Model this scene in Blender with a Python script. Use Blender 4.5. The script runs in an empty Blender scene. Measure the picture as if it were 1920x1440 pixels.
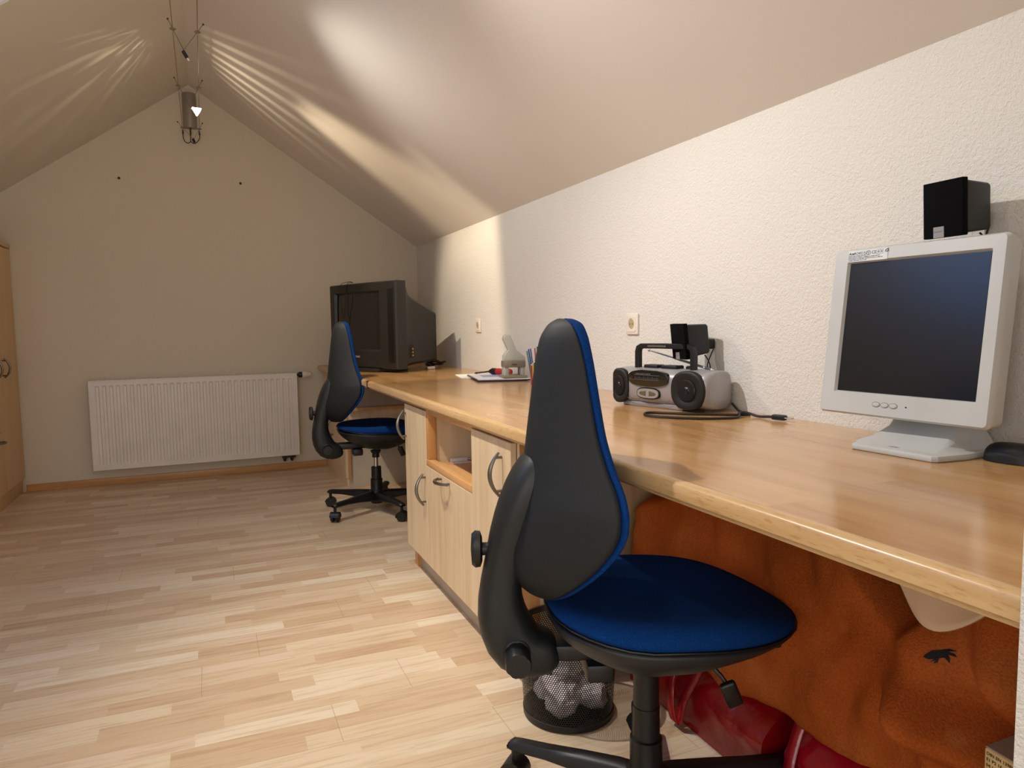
import bpy, bmesh, math, random
from mathutils import Vector, Matrix, noise
random.seed(7)
R = math.radians
PI = math.pi
SC = bpy.context.scene
COL = SC.collection

# ------------------------------------------------------------------ constants
W = 1.504; D = 5.398; DX = 0.73; DZ = 0.75; HC = 1.63
RX, RZ = -0.048, 2.663
KR, KL = -0.6656, 0.704
LX = -1.62
YN = -1.6            # wall behind the camera
def zr(x): return RZ + KR*(x-RX)
def zl(x): return RZ + KL*(x-RX)

# ------------------------------------------------------------------ materials
def srgb(r, g, b):
    f = lambda c: (c/255/12.92) if c/255 <= .04045 else ((c/255+.055)/1.055)**2.4
    return (f(r), f(g), f(b), 1)

class NT:
    def __init__(s, name):
        s.m = bpy.data.materials.new(name); s.m.use_nodes = True
        s.t = s.m.node_tree; s.b = s.t.nodes['Principled BSDF']; s.out = s.t.nodes['Material Output']
    def n(s, typ, **kw):
        o = s.t.nodes.new(typ)
        for k, v in kw.items():
            if k in ('inp',):
                for a, c in v.items(): o.inputs[a].default_value = c
            else: setattr(o, k, v)
        return o
    def l(s, a, b): s.t.links.new(a, b)
    def math(s, op, a, b=None, c=None):
        o = s.t.nodes.new('ShaderNodeMath'); o.operation = op
        for i, v in enumerate((a, b, c)):
            if v is None: continue
            if isinstance(v, (int, float)): o.inputs[i].default_value = v
            else: s.l(v, o.inputs[i])
        return o.outputs[0]
    def ramp(s, fac, stops):
        o = s.t.nodes.new('ShaderNodeValToRGB'); cr = o.color_ramp
        while len(cr.elements) < len(stops): cr.elements.new(.5)
        for e, (p, c) in zip(cr.elements, stops): e.position = p; e.color = c
        s.l(fac, o.inputs[0]); return o.outputs[0]
    def coord(s, out='Object', scale=(1, 1, 1), rot=(0, 0, 0)):
        tc = s.n('ShaderNodeTexCoord'); mp = s.n('ShaderNodeMapping')
        mp.inputs['Scale'].default_value = scale; mp.inputs['Rotation'].default_value = rot
        s.l(tc.outputs[out], mp.inputs[0]); return mp.outputs[0]
    def noise(s, vec, scale, detail=3, rough=.5):
        o = s.n('ShaderNodeTexNoise'); o.inputs['Scale'].default_value = scale
        o.inputs['Detail'].default_value = detail; o.inputs['Roughness'].default_value = rough
        s.l(vec, o.inputs['Vector']); return o.outputs[0]
    def bump(s, h, strength=.3, dist=.002):
        o = s.n('ShaderNodeBump'); o.inputs['Strength'].default_value = strength; o.inputs['Distance'].default_value = dist
        s.l(h, o.inputs['Height']); s.l(o.outputs[0], s.b.inputs['Normal'])
    def mix(s, fac, a, b, mode='MIX'):
        o = s.n('ShaderNodeMix', data_type='RGBA', blend_type=mode)
        for i, v in ((0, fac), (6, a), (7, b)):
            if isinstance(v, (int, float)): o.inputs[i].default_value = v
            elif isinstance(v, tuple): o.inputs[i].default_value = v
            else: s.l(v, o.inputs[i])
        return o.outputs[2]

def plain(name, col, rough=.5, metal=0, bump=None, spec=.5, coat=0, var=.04, sheen=0):
    t = NT(name); c = srgb(*col)
    v = t.coord('Object')
    nz = t.noise(v, 9, 2)
    dk = tuple(x*(1-var) for x in c[:3])+(1,); lt = tuple(min(1, x*(1+var)) for x in c[:3])+(1,)
    t.l(t.ramp(nz, [(.3, dk), (.7, lt)]), t.b.inputs['Base Color'])
    t.b.inputs['Roughness'].default_value = rough; t.b.inputs['Metallic'].default_value = metal; t.b.inputs['Coat Roughness'].default_value = .18
    t.b.inputs['Specular IOR Level'].default_value = spec
    t.b.inputs['Coat Weight'].default_value = coat
    if sheen: t.b.inputs['Sheen Weight'].default_value = sheen
    if bump:
        sc, st, di = bump
        t.bump(t.noise(v, sc, 3), st, di)
    return t.m

def plaster(name, col, scale, strength, dist):
    t = NT(name); v = t.coord('Object'); c = srgb(*col)
    nz = t.noise(v, 1.2, 3)
    t.l(t.ramp(nz, [(.35, tuple(x*.97 for x in c[:3])+(1,)), (.65, c)]), t.b.inputs['Base Color'])
    t.b.inputs['Roughness'].default_value = .85; t.b.inputs['Specular IOR Level'].default_value = .2
    a = t.noise(v, scale, 4, .6)
    b = t.noise(v, scale*3, 2)
    t.bump(t.math('ADD', t.math('SMOOTHSTEP' if False else 'MULTIPLY', a, 1.0), t.math('MULTIPLY', b, .3)), strength, dist)
    return t.m

def laminate():
    t = NT('maple_laminate'); tc = t.n('ShaderNodeTexCoord'); sp = t.n('ShaderNodeSeparateXYZ')
    t.l(tc.outputs['Object'], sp.inputs[0]); x, y = sp.outputs[0], sp.outputs[1]
    RW = .064
    row = t.math('FLOOR', t.math('DIVIDE', y, RW))
    def wn(a, b=None):
        c = t.n('ShaderNodeCombineXYZ'); t.l(a, c.inputs[0])
        if b is not None: t.l(b, c.inputs[1])
        w = t.n('ShaderNodeTexWhiteNoise'); w.noise_dimensions = '3D'; t.l(c.outputs[0], w.inputs[0]); return w.outputs[0]
    r1 = wn(row)
    L = t.math('ADD', .33, t.math('MULTIPLY', wn(t.math('ADD', row, 57.3)), .16))
    cx = t.math('ADD', t.math('DIVIDE', x, L), t.math('MULTIPLY', r1, 13.7))
    col = t.math('FLOOR', cx)
    rnd = wn(row, col)
    # plank joints: three strips a plank, 1.29 m long
    prow = t.math('FLOOR', t.math('DIVIDE', y, RW*3))
    pr = wn(t.math('ADD', prow, 9.1))
    px = t.math('ADD', t.math('DIVIDE', x, 1.29), t.math('MULTIPLY', pr, 5.3))
    fx = t.math('FRACT', px); fy = t.math('FRACT', t.math('DIVIDE', y, RW*3))
    j1 = t.math('LESS_THAN', fx, .0018); j2 = t.math('LESS_THAN', fy, .008)
    joint = t.math('MAXIMUM', j1, j2)
    base = t.ramp(rnd, [(0, srgb(203, 174, 141)), (.35, srgb(214, 190, 158)), (.65, srgb(220, 199, 168)), (.85, srgb(230, 214, 188)), (1, srgb(209, 178, 148))])
    # grain, offset per strip
    cb = t.n('ShaderNodeCombineXYZ'); t.l(t.math('MULTIPLY', x, 2.2), cb.inputs[0])
    t.l(t.math('MULTIPLY', y, 30), cb.inputs[1]); t.l(t.math('MULTIPLY', rnd, 40), cb.inputs[2])
    g = t.noise(cb.outputs[0], 2.2, 6, .62)
    grain = t.ramp(g, [(.35, (0.80, 0.72, .64, 1)), (.52, (1, 1, 1, 1)), (.75, (1.0, .98, .96, 1))])
    c = t.mix(.75, base, grain, 'MULTIPLY')
    c = t.mix(t.math('MULTIPLY', joint, .45), c, srgb(150, 125, 96))
    t.l(c, t.b.inputs['Base Color'])
    t.b.inputs['Roughness'].default_value = .34; t.b.inputs['Specular IOR Level'].default_value = .45
    t.bump(g, .05, .001)
    return t.m

def wood(name, cols, axis='y', grain=26, rough=.3, streak=.55, fleck=False, boards=None, coat=0, lengthscale=1.4):
    """long grain along the named axis; boards=(width, length) splits the surface into staves"""
    t = NT(name); tc = t.n('ShaderNodeTexCoord'); sp = t.n('ShaderNodeSeparateXYZ'); t.l(tc.outputs['Object'], sp.inputs[0])
    ax = 'xyz'.index(axis); al = sp.outputs[ax]; o1, o2 = [sp.outputs[i] for i in range(3) if i != ax]
    seed = None
    if boards:
        bw, bl = boards
        row = t.math('FLOOR', t.math('DIVIDE', o1, bw))
        def wn(a, b=None):
            c = t.n('ShaderNodeCombineXYZ'); t.l(a, c.inputs[0])
            if b is not None: t.l(b, c.inputs[1])
            w = t.n('ShaderNodeTexWhiteNoise'); t.l(c.outputs[0], w.inputs[0]); return w.outputs[0]
        colm = t.math('FLOOR', t.math('ADD', t.math('DIVIDE', al, bl), t.math('MULTIPLY', wn(row), 7.7)))
        seed = wn(row, colm)
    cb = t.n('ShaderNodeCombineXYZ')
    t.l(t.math('MULTIPLY', al, lengthscale), cb.inputs[0])
    t.l(t.math('MULTIPLY', o1, grain), cb.inputs[1])
    z = t.math('MULTIPLY', o2, grain)
    if seed is not None: z = t.math('ADD', z, t.math('MULTIPLY', seed, 60))
    t.l(z, cb.inputs[2])
    g = t.noise(cb.outputs[0], 1.5, 6, .6)
    n = len(cols); st = [(.25+.5*i/(n-1), srgb(*c)) for i, c in enumerate(cols)]
    c = t.ramp(g, st)
    if seed is not None:
        tone = t.ramp(seed, [(0, (.86, .83, .78, 1)), (.5, (1, 1, 1, 1)), (1, (1.0, .94, .88, 1))])
        c = t.mix(.8, c, tone, 'MULTIPLY')
    if fleck:
        f = t.n('ShaderNodeCombineXYZ'); t.l(t.math('MULTIPLY', al, 40), f.inputs[0]); t.l(t.math('MULTIPLY', o1, 260), f.inputs[1]); t.l(t.math('MULTIPLY', o2, 260), f.inputs[2])
        fn = t.noise(f.outputs[0], 1, 2)
        fl = t.ramp(fn, [(.55, (1, 1, 1, 1)), (.68, (.78, .68, .55, 1))])
        c = t.mix(.8, c, fl, 'MULTIPLY')
    t.l(c, t.b.inputs['Base Color'])
    t.b.inputs['Roughness'].default_value = rough; t.b.inputs['Coat Weight'].default_value = coat
    t.b.inputs['Coat Roughness'].default_value = .12
    if rough > .25: t.bump(g, .04, .001)
    return t.m

M = {}
M['wall_right'] = plaster('woodchip_plaster', (224, 220, 213), 130, .7, .007)
M['wall_far'] = plaster('smooth_plaster', (211, 200, 179), 30, .15, .003)
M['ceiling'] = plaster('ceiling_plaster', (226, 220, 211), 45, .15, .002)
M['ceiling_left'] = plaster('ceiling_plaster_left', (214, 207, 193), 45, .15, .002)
M['floor'] = laminate()
M['top'] = wood('beech_worktop', [(172, 122, 70), (192, 145, 90), (201, 157, 103), (208, 167, 115)], 'y', 9, .2, boards=(.115, .95), coat=.25)
M['edge'] = wood('beech_edge', [(180, 140, 90), (198, 162, 114), (208, 174, 126)], 'y', 22, .28, fleck=True)
M['beechx'] = wood('beech_frame', [(186, 128, 70), (205, 150, 92), (214, 164, 108)], 'z', 18, .35)
M['beechy'] = wood('beech_rail', [(190, 134, 76), (212, 160, 102), (222, 174, 118)], 'y', 18, .35)
M['skirt'] = wood('beech_skirting', [(176, 124, 70), (198, 146, 90), (206, 156, 102)], 'x', 14, .4)
M['mel'] = wood('maple_melamine', [(206, 178, 138), (222, 197, 160), (229, 207, 172)], 'z', 16, .42, lengthscale=1.1)
M['meld'] = wood('maple_melamine_wardrobe', [(196, 160, 116), (208, 174, 130), (214, 183, 140)], 'z', 12, .45, lengthscale=1.1)
M['melin'] = plain('cabinet_inside', (216, 190, 150), .5)
M['plinth'] = plain('grey_plinth', (176, 162, 146), .45)
M['greyside'] = plain('grey_panel', (200, 186, 165), .5)
M['steel'] = plain('brushed_steel', (128, 124, 117), .32, 1)
M['chrome'] = plain('chrome', (200, 200, 202), .12, 1)
M['rad'] = plain('radiator_enamel', (226, 220, 208), .38)
M['white'] = plain('white_plastic', (226, 216, 206), .35)
M['dullwhite'] = plain('cream_plastic', (214, 204, 188), .4)
M['black'] = plain('black_plastic', (15, 16, 18), .45, bump=(600, .08, .0005))
M['blackg'] = plain('chair_black_plastic', (24, 27, 29), .48, bump=(900, .15, .0004))
M['blackfab'] = plain('black_shell_fabric', (26, 29, 31), .62, spec=.35, bump=(420, .35, .0008))
def fab(name, c1, c2, sc=700, bumpd=.0012):
    t = NT(name); v = t.coord('Object'); nz = t.noise(v, sc, 2)
    t.l(t.ramp(nz, [(.35, srgb(*c1)), (.65, srgb(*c2))]), t.b.inputs['Base Color'])
    t.b.inputs['Roughness'].default_value = .95; t.b.inputs['Specular IOR Level'].default_value = .12
    t.bump(nz, .5, bumpd); return t.m
M['blue'] = fab('blue_wool_fabric', (3, 36, 84), (8, 58, 122))
M['bluerim'] = plain('light_blue_piping', (92, 146, 190), .7)
M['cloth_black'] = fab('black_speaker_cloth', (3, 3, 5), (7, 7, 10), 1500)
M['tvcase'] = plain('tv_case', (31, 29, 27), .45, bump=(500, .1, .0004))
M['tvscreen'] = plain('tv_glass', (24, 23, 21), .12, spec=.5, var=.02)
M['dark'] = plain('deep_black', (8, 8, 9), .4)
M['pc'] = plain('putty_monitor_plastic', (188, 190, 189), .42, bump=(500, .05, .0003))
M['pcshade'] = plain('monitor_inner_lip', (196, 178, 158), .5)
M['lcd'] = plain('lcd_panel', (7, 9, 13), .5, spec=.15, coat=.9, var=.02)
M['lcd'].node_tree.nodes['Principled BSDF'].inputs['Coat Roughness'].default_value = .22
M['ink'] = plain('printed_ink', (58, 76, 112), .6)
M['inkgrey'] = plain('grey_ink', (120, 122, 124), .6)
M['silver'] = plain('silver_paint', (158, 156, 158), .34, .3)
M['aerial'] = plain('aerial_steel', (176, 180, 190), .35, .5)
M['silverd'] = plain('grey_seam', (92, 88, 86), .5)
M['gloss'] = plain('gloss_black', (14, 14, 15), .12, coat=.6)
M['smoke'] = plain('smoked_window', (98, 86, 62), .25)
M['well'] = plain('socket_well', (176, 160, 128), .5)
M['spk'] = plain('speaker_mesh', (32, 31, 31), .5, .3, bump=(700, .4, .0008))
M['cone'] = plain('speaker_cone', (26, 29, 34), .28, .3)
M['punch'] = plain('grey_punch_paint', (190, 190, 180), .4)
M['punchd'] = plain('punch_base', (140, 130, 112), .4)
M['paper'] = plain('white_paper', (236, 233, 226), .7)
M['papercr'] = plain('crumpled_paper', (240, 230, 232), .7)
M['purple'] = plain('purple_folder', (52, 28, 70), .4)
M['red'] = plain('red_plastic', (190, 42, 34), .35)
M['redbag'] = plain('red_pvc', (150, 14, 20), .22, bump=(18, .5, .01), coat=.3, var=.15)
M['crimson'] = plain('crimson_pvc', (168, 16, 38), .25, bump=(18, .5, .01), coat=.3, var=.15)
M['boardtop'] = plain('board_face', (150, 132, 112), .5)
M['boardside'] = wood('board_core', [(196, 160, 100), (212, 178, 118), (224, 194, 138)], 'x', 14, .6)
M['beige'] = plain('beige_cloth', (214, 184, 150), .8)
M['cable'] = plain('bare_cable', (168, 140, 106), .3, .9)
M['trafo'] = plain('transformer_silver', (150, 141, 128), .45, .25)
M['brass'] = plain('brass_contact', (190, 160, 80), .3, 1)
M['windowframe'] = plain('window_lacquer', (235, 238, 242), .4)
M['dot'] = plain('screw_dark', (70, 58, 48), .5, .5)

def terry():
    t = NT('orange_terry'); v = t.coord('Object')
    a = t.noise(v, 260, 3); b = t.noise(v, 5, 3)
    c = t.ramp(b, [(.3, srgb(170, 84, 34)), (.55, srgb(188, 98, 44)), (.75, srgb(200, 116, 58))])
    c = t.mix(.6, c, t.ramp(a, [(.3, (.62, .56, .5, 1)), (.7, (1.1, 1.1, 1.1, 1))]), 'MULTIPLY')
    # faint paler embroidered spots
    vo = t.n('ShaderNodeTexVoronoi'); vo.inputs['Scale'].default_value = 8.5; t.l(v, vo.inputs['Vector'])
    sp = t.ramp(vo.outputs['Distance'], [(.10, (1, 1, 1, 1)), (.17, (0, 0, 0, 1))])
    nn = t.noise(v, 90, 2)
    c = t.mix(t.math('MULTIPLY', t.math('MULTIPLY', sp, nn), .55), c, srgb(205, 128, 70))
    t.l(c, t.b.inputs['Base Color']); t.b.inputs['Roughness'].default_value = .95
    t.b.inputs['Specular IOR Level'].default_value = .05
    t.bump(a, .7, .004); return t.m
M['terry'] = terry()

def mesh_metal():
    t = NT('perforated_black_metal'); uv = t.n('ShaderNodeUVMap'); sp = t.n('ShaderNodeSeparateXYZ'); t.l(uv.outputs[0], sp.inputs[0])
    P = .0062
    def grid(ox, oy):
        fx = t.math('SUBTRACT', t.math('FRACT', t.math('ADD', t.math('DIVIDE', sp.outputs[0], P), ox)), .5)
        fy = t.math('SUBTRACT', t.math('FRACT', t.math('ADD', t.math('DIVIDE', sp.outputs[1], P*1.732), oy)), .5)
        fy = t.math('MULTIPLY', fy, 1.732)
        d = t.math('SQRT', t.math('ADD', t.math('MULTIPLY', fx, fx), t.math('MULTIPLY', fy, fy)))
        return t.math('LESS_THAN', d, .34)
    hole = t.math('MAXIMUM', grid(0, 0), grid(.5, .5))
    t.b.inputs['Base Color'].default_value = srgb(24, 22, 22); t.b.inputs['Roughness'].default_value = .4; t.b.inputs['Metallic'].default_value = .3
    tr = t.n('ShaderNodeBsdfTransparent'); mx = t.n('ShaderNodeMixShader')
    t.l(hole, mx.inputs[0]); t.l(t.b.outputs[0], mx.inputs[1]); t.l(tr.outputs[0], mx.inputs[2]); t.l(mx.outputs[0], t.out.inputs[0])
    return t.m
M['perf'] = mesh_metal()

def emit(name, col, s):
    t = NT(name); t.b.inputs['Emission Color'].default_value = srgb(*col); t.b.inputs['Emission Strength'].default_value = s
    t.b.inputs['Base Color'].default_value = srgb(*col); return t.m
M['bulb'] = emit('halogen_bulb', (255, 236, 205), 25)
def clear():
    t = NT('clear_acrylic'); t.b.inputs['Base Color'].default_value = (.9, .9, .88, 1)
    t.b.inputs['Roughness'].default_value = .05; t.b.inputs['Transmission Weight'].default_value = .95; t.b.inputs['IOR'].default_value = 1.45
    return t.m
M['clear'] = clear()
def pane():
    t = NT('window_glass'); t.b.inputs['Base Color'].default_value = (.02, .03, .06, 1); t.b.inputs['Roughness'].default_value = .05
    tr = t.n('ShaderNodeBsdfTransparent'); mx = t.n('ShaderNodeMixShader'); mx.inputs[0].default_value = .85
    t.l(t.b.outputs[0], mx.inputs[1]); t.l(tr.outputs[0], mx.inputs[2]); t.l(mx.outputs[0], t.out.inputs[0])
    return t.m
M['pane'] = pane()

# ------------------------------------------------------------------ mesh helpers
def box(bm, x0, x1, y0, y1, z0, z1, bev=0, seg=2, mtx=None):
    r = bmesh.ops.create_cube(bm, size=1)
    vs = r['verts']
    for v in vs:
        v.co = Vector(((x0+x1)/2+v.co.x*(x1-x0), (y0+y1)/2+v.co.y*(y1-y0), (z0+z1)/2+v.co.z*(z1-z0)))
    if bev:
        es = list({e for v in vs for e in v.link_edges})
        bb = bmesh.ops.bevel(bm, geom=es, offset=bev, segments=seg, profile=.5, affect='EDGES')
        vs = [v for v in bb['verts']] + [v for v in vs if v.is_valid]
        vs = list({v for v in vs if v.is_valid} | {v for f in bb['faces'] for v in f.verts})
    if mtx is not None:
        fs = {v for v in vs if v.is_valid}
        grow = set(fs)
        for v in fs:
            for e in v.link_edges: grow.update(e.verts)
        bmesh.ops.transform(bm, matrix=mtx, verts=list(grow))
    return vs

def prism(bm, pts, axis, a0, a1, bev=0, seg=3, bev_all=False):
    """pts 2-D polygon, extruded along axis ('x': pts=(y,z); 'y': pts=(x,z); 'z': pts=(x,y))"""
    def mk(p, a):
        if axis == 'x': return Vector((a, p[0], p[1]))
        if axis == 'y': return Vector((p[0], a, p[1]))
        return Vector((p[0], p[1], a))
    v0 = [bm.verts.new(mk(p, a0)) for p in pts]; v1 = [bm.verts.new(mk(p, a1)) for p in pts]
    f0 = bm.faces.new(v0); f1 = bm.faces.new(v1[::-1]); n = len(pts); fs = [f0, f1]
    for i in range(n): fs.append(bm.faces.new((v0[i], v1[i], v1[(i+1) % n], v0[(i+1) % n])))
    bmesh.ops.recalc_face_normals(bm, faces=fs)
    if bev:
        es = list(f0.edges)+list(f1.edges)
        if bev_all: es = list({e for f in fs for e in f.edges})
        bmesh.ops.bevel(bm, geom=es, offset=bev, segments=seg, profile=.5, affect='EDGES')

def tube(bm, pts, r, n=8, cap=True, closed=False, radii=None, flat=1.0):
    pts = [Vector(p) for p in pts]; m = len(pts); rings = []
    up = None
    for i, p in enumerate(pts):
        if closed: d = pts[(i+1) % m]-pts[i-1]
        else: d = pts[min(i+1, m-1)]-pts[max(i-1, 0)]
        d.normalize()
        if up is None:
            up = Vector((0, 0, 1)) if abs(d.z) < .9 else Vector((1, 0, 0))
        a = d.cross(up)
        if a.length < 1e-5: a = d.orthogonal()
        a.normalize(); b = a.cross(d).normalized(); up = b
        rr = radii[i] if radii else r
        rings.append([bm.verts.new(p+a*math.cos(2*PI*k/n)*rr+b*math.sin(2*PI*k/n)*rr*flat) for k in range(n)])
    for i in range(m-(0 if closed else 1)):
        A, B = rings[i], rings[(i+1) % m]
        for k in range(n): bm.faces.new((A[k], A[(k+1) % n], B[(k+1) % n], B[k]))
    if cap and not closed:
        bm.faces.new(rings[0][::-1]); bm.faces.new(rings[-1])

def lathe(bm, prof, n=32, c=(0, 0, 0), axis='z', caps=True):
    """prof: list of (r, h)"""
    c = Vector(c); rings = []
    def mk(r, h, a):
        x, y = r*math.cos(a), r*math.sin(a)
        if axis == 'z': return c+Vector((x, y, h))
        if axis == 'x': return c+Vector((h, x, y))
        return c+Vector((x, h, y))
    for r, h in prof:
        rings.append([bm.verts.new(mk(max(r, 1e-5), h, 2*PI*k/n)) for k in range(n)])
    fs = []
    for A, B in zip(rings, rings[1:]):
        for k in range(n): fs.append(bm.faces.new((A[k], A[(k+1) % n], B[(k+1) % n], B[k])))
    if caps:
        if prof[0][0] > 1e-4: fs.append(bm.faces.new(rings[0][::-1]))
        if prof[-1][0] > 1e-4: fs.append(bm.faces.new(rings[-1]))
    bmesh.ops.recalc_face_normals(bm, faces=fs)

def grid(bm, nu, nv, fn, closed_u=False):
    V = [[bm.verts.new(fn(i/(nu if closed_u else nu-1), j/(nv-1))) for j in range(nv)] for i in range(nu)]
    for i in range(nu-(0 if closed_u else 1)):
        for j in range(nv-1):
            a = V[i][j]; b = V[(i+1) % nu][j]; c = V[(i+1) % nu][j+1]; d = V[i][j+1]
            bm.faces.new((a, b, c, d))
    return V

def catmull(P, k=6, closed=False):
    P = [Vector(p) for p in P]; out = []; n = len(P)
    rng = range(n) if closed else range(n-1)
    for i in rng:
        if closed: a, b, c, d = P[i-1], P[i], P[(i+1) % n], P[(i+2) % n]
        else: a, b, c, d = P[max(i-1, 0)], P[i], P[i+1], P[min(i+2, n-1)]
        for j in range(k):
            t = j/k
            out.append(.5*((2*b)+(c-a)*t+(2*a-5*b+4*c-d)*t*t+(3*b-a-3*c+d)*t**3))
    if not closed: out.append(P[-1])
    return out

def world_of(o):
    m = Matrix.Identity(4)
    while o is not None:
        m = Matrix.LocRotScale(o.location, o.rotation_euler, o.scale) @ m
        o = o.parent
    return m

def obj(name, bm, mat, parent=None, world=False, smooth=True, angle=.6, sub=0, merge=True):
    if isinstance(bm, bmesh.types.BMesh):
        if merge: bmesh.ops.remove_doubles(bm, verts=bm.verts, dist=1e-6)
        if world and parent is not None: bmesh.ops.transform(bm, matrix=world_of(parent).inverted(), verts=bm.verts)
        me = bpy.data.meshes.new(name); bm.normal_update(); bm.to_mesh(me); bm.free()
    else: me = bm
    if smooth:
        me.polygons.foreach_set('use_smooth', [True]*len(me.polygons))
        if not sub: me.set_sharp_from_angle(angle=angle)
    me.materials.clear()
    for m_ in (mat if isinstance(mat, (list, tuple)) else [mat]): me.materials.append(M[m_] if isinstance(m_, str) else m_)
    o = bpy.data.objects.new(name, me); COL.objects.link(o)
    if parent is not None: o.parent = parent
    if sub:
        s = o.modifiers.new('Subdivision', 'SUBSURF'); s.levels = sub; s.render_levels = sub
    return o

def tag(o, label, cat, group=None, kind=None):
    if label: o['label'] = label
    if cat: o['category'] = cat
    if group: o['group'] = group
    if kind: o['kind'] = kind
    return o

def thing(name, label, cat, loc=(0, 0, 0), rotz=0, group=None):
    o = bpy.data.objects.new(name, None); COL.objects.link(o)
    o.location = loc; o.rotation_euler = (0, 0, rotz); o.empty_display_size = .05
    return tag(o, label, cat, group)

def struct(name, bm, mat, label=None, parent=None, **kw):
    o = obj(name, bm, mat, parent, **kw)
    if parent is None: o['kind'] = 'structure'
    if label: o['label'] = label; o['category'] = name.split('_')[0]
    return o

def text_mesh(body, size, depth=.0002, bold=0, shear=0, sx=1.0):
    cu = bpy.data.curves.new('lettering', 'FONT'); cu.body = body; cu.size = size; cu.extrude = depth; cu.offset = bold; cu.shear = shear
    cu.resolution_u = 2
    cu.align_x = 'LEFT'
    o = bpy.data.objects.new('lettering', cu); COL.objects.link(o)
    dg = bpy.context.evaluated_depsgraph_get(); dg.update()
    me = bpy.data.meshes.new_from_object(o.evaluated_get(dg))
    bpy.data.objects.remove(o); bpy.data.curves.remove(cu)
    if sx != 1: me.transform(Matrix.Diagonal((sx, 1, 1, 1)))
    return me

def basis(o, ex, ey, ez):
    m = Matrix.Identity(4)
    for i, e in enumerate((ex, ey, ez)):
        for k in range(3): m[k][i] = e[k]
    m.translation = Vector(o); return m

def lerp_table(tab, z):
    """tab rows sorted by first entry descending or ascending"""
    t = sorted(tab)
    if z <= t[0][0]: return t[0][1:]
    for a, b in zip(t, t[1:]):
        if z <= b[0]:
            k = (z-a[0])/(b[0]-a[0]); return tuple(p+(q-p)*k for p, q in zip(a[1:], b[1:]))
    return t[-1][1:]

# ================================================================== the room
TH = .12
bm = bmesh.new(); box(bm, LX-TH, W+TH, YN-TH, D+TH, -.1, 0)
struct('floor', bm, 'floor', 'pale maple strip laminate floor running across the room', smooth=False)
bm = bmesh.new(); box(bm, W, W+TH, YN, D+TH, 0, HC)
struct('wall_right', bm, 'wall_right', 'white textured low wall behind the long worktop', smooth=False)
bm = bmesh.new()
prism(bm, [(LX-TH, 0), (W+TH, 0), (W+TH, HC-.05), (W, HC), (RX, RZ), (LX, zl(LX)), (LX-TH, zl(LX)-.05)], 'y', D, D+TH)
struct('wall_far', bm, 'wall_far', 'beige gable end wall with the radiator', smooth=False)
bm = bmesh.new(); box(bm, LX-TH, LX, YN, D, 0, zl(LX))
struct('wall_left', bm, 'wall_far', 'low wall on the left behind the wardrobe', smooth=False)
bm = bmesh.new()
prism(bm, [(LX-TH, 0), (W+TH, 0), (W+TH, HC-.05), (W, HC), (RX, RZ), (LX, zl(LX)), (LX-TH, zl(LX)-.05)], 'y', YN-TH, YN)
struct('wall_near', bm, 'wall_far', 'gable wall at the camera end of the room', smooth=False)
# short return wall that closes off the near end of the worktop
bm = bmesh.new(); SX, SY0, SY1 = .714, .29, .429
prism(bm, [(SX, 0), (W, 0), (W, HC), (SX, zr(SX))], 'y', SY0, SY1)
struct('wall_return', bm, 'wall_right', 'short white return wall at the near end of the worktop', smooth=False)

# ceiling: right slope whole, left slope with the roof window opening
bm = bmesh.new()
def slab(bm, x0, x1, zf, y0, y1, th=.10):
    sg = 1 if zf is zr else -1
    n = Vector((-KR if zf is zr else -KL, 0, 1)).normalized()*th
    P = [(x0, y0), (x1, y0), (x1, y1), (x0, y1)]
    lo = [Vector((x, y, zf(x))) for x, y in P]; hi = [p+n for p in lo]
    a = [bm.verts.new(p) for p in lo]; b = [bm.verts.new(p) for p in hi]
    fs = [bm.faces.new(a), bm.faces.new(b[::-1])]
    for i in range(4): fs.append(bm.faces.new((a[i], b[i], b[(i+1) % 4], a[(i+1) % 4])))
    bmesh.ops.recalc_face_normals(bm, faces=fs)
slab(bm, RX, W+TH, zr, YN-TH, D+TH)
struct('ceiling', bm, 'ceiling', 'white plastered roof slope above the worktop', smooth=False)
WINS = ((-1.25, -.625, 2.72, 3.278), (-1.45, -.72, 1.50, 2.66))
bm = bmesh.new()
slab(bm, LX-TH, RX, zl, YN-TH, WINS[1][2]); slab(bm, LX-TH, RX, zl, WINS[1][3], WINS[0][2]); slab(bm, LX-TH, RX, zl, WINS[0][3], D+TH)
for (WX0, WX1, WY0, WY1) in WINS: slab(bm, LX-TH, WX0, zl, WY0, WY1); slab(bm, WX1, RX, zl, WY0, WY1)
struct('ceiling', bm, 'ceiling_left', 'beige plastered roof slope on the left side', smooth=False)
def blindm():
    return plain('dark_roller_blind', (10, 14, 26), .6)
M['blind'] = blindm()
for k, (WX0, WX1, WY0, WY1) in enumerate(WINS):
    bm = bmesh.new()
    for (a, b, c, d) in ((WX0, WX0+.05, WY0, WY1), (WX1-.012, WX1, WY0, WY1), (WX0+.05, WX1-.012, WY0, WY0+.05), (WX0+.05, WX1-.012, WY1-.012, WY1)):
        slab(bm, a, b, lambda x: zl(x)+.003, c, d, .06)
    wf = struct('window_%d' % (k+1), bm, 'windowframe', ['white framed roof window with a dark blind in the left slope', 'white framed roof window showing blue sky in the left slope'][k], smooth=False)
    bm = bmesh.new(); slab(bm, WX0+.05, WX1-.012, lambda x: zl(x)+.035, WY0+.05, WY1-.012, .02)
    obj('blind' if k == 0 else 'pane', bm, 'blind' if k == 0 else 'pane', wf, smooth=False)
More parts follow.
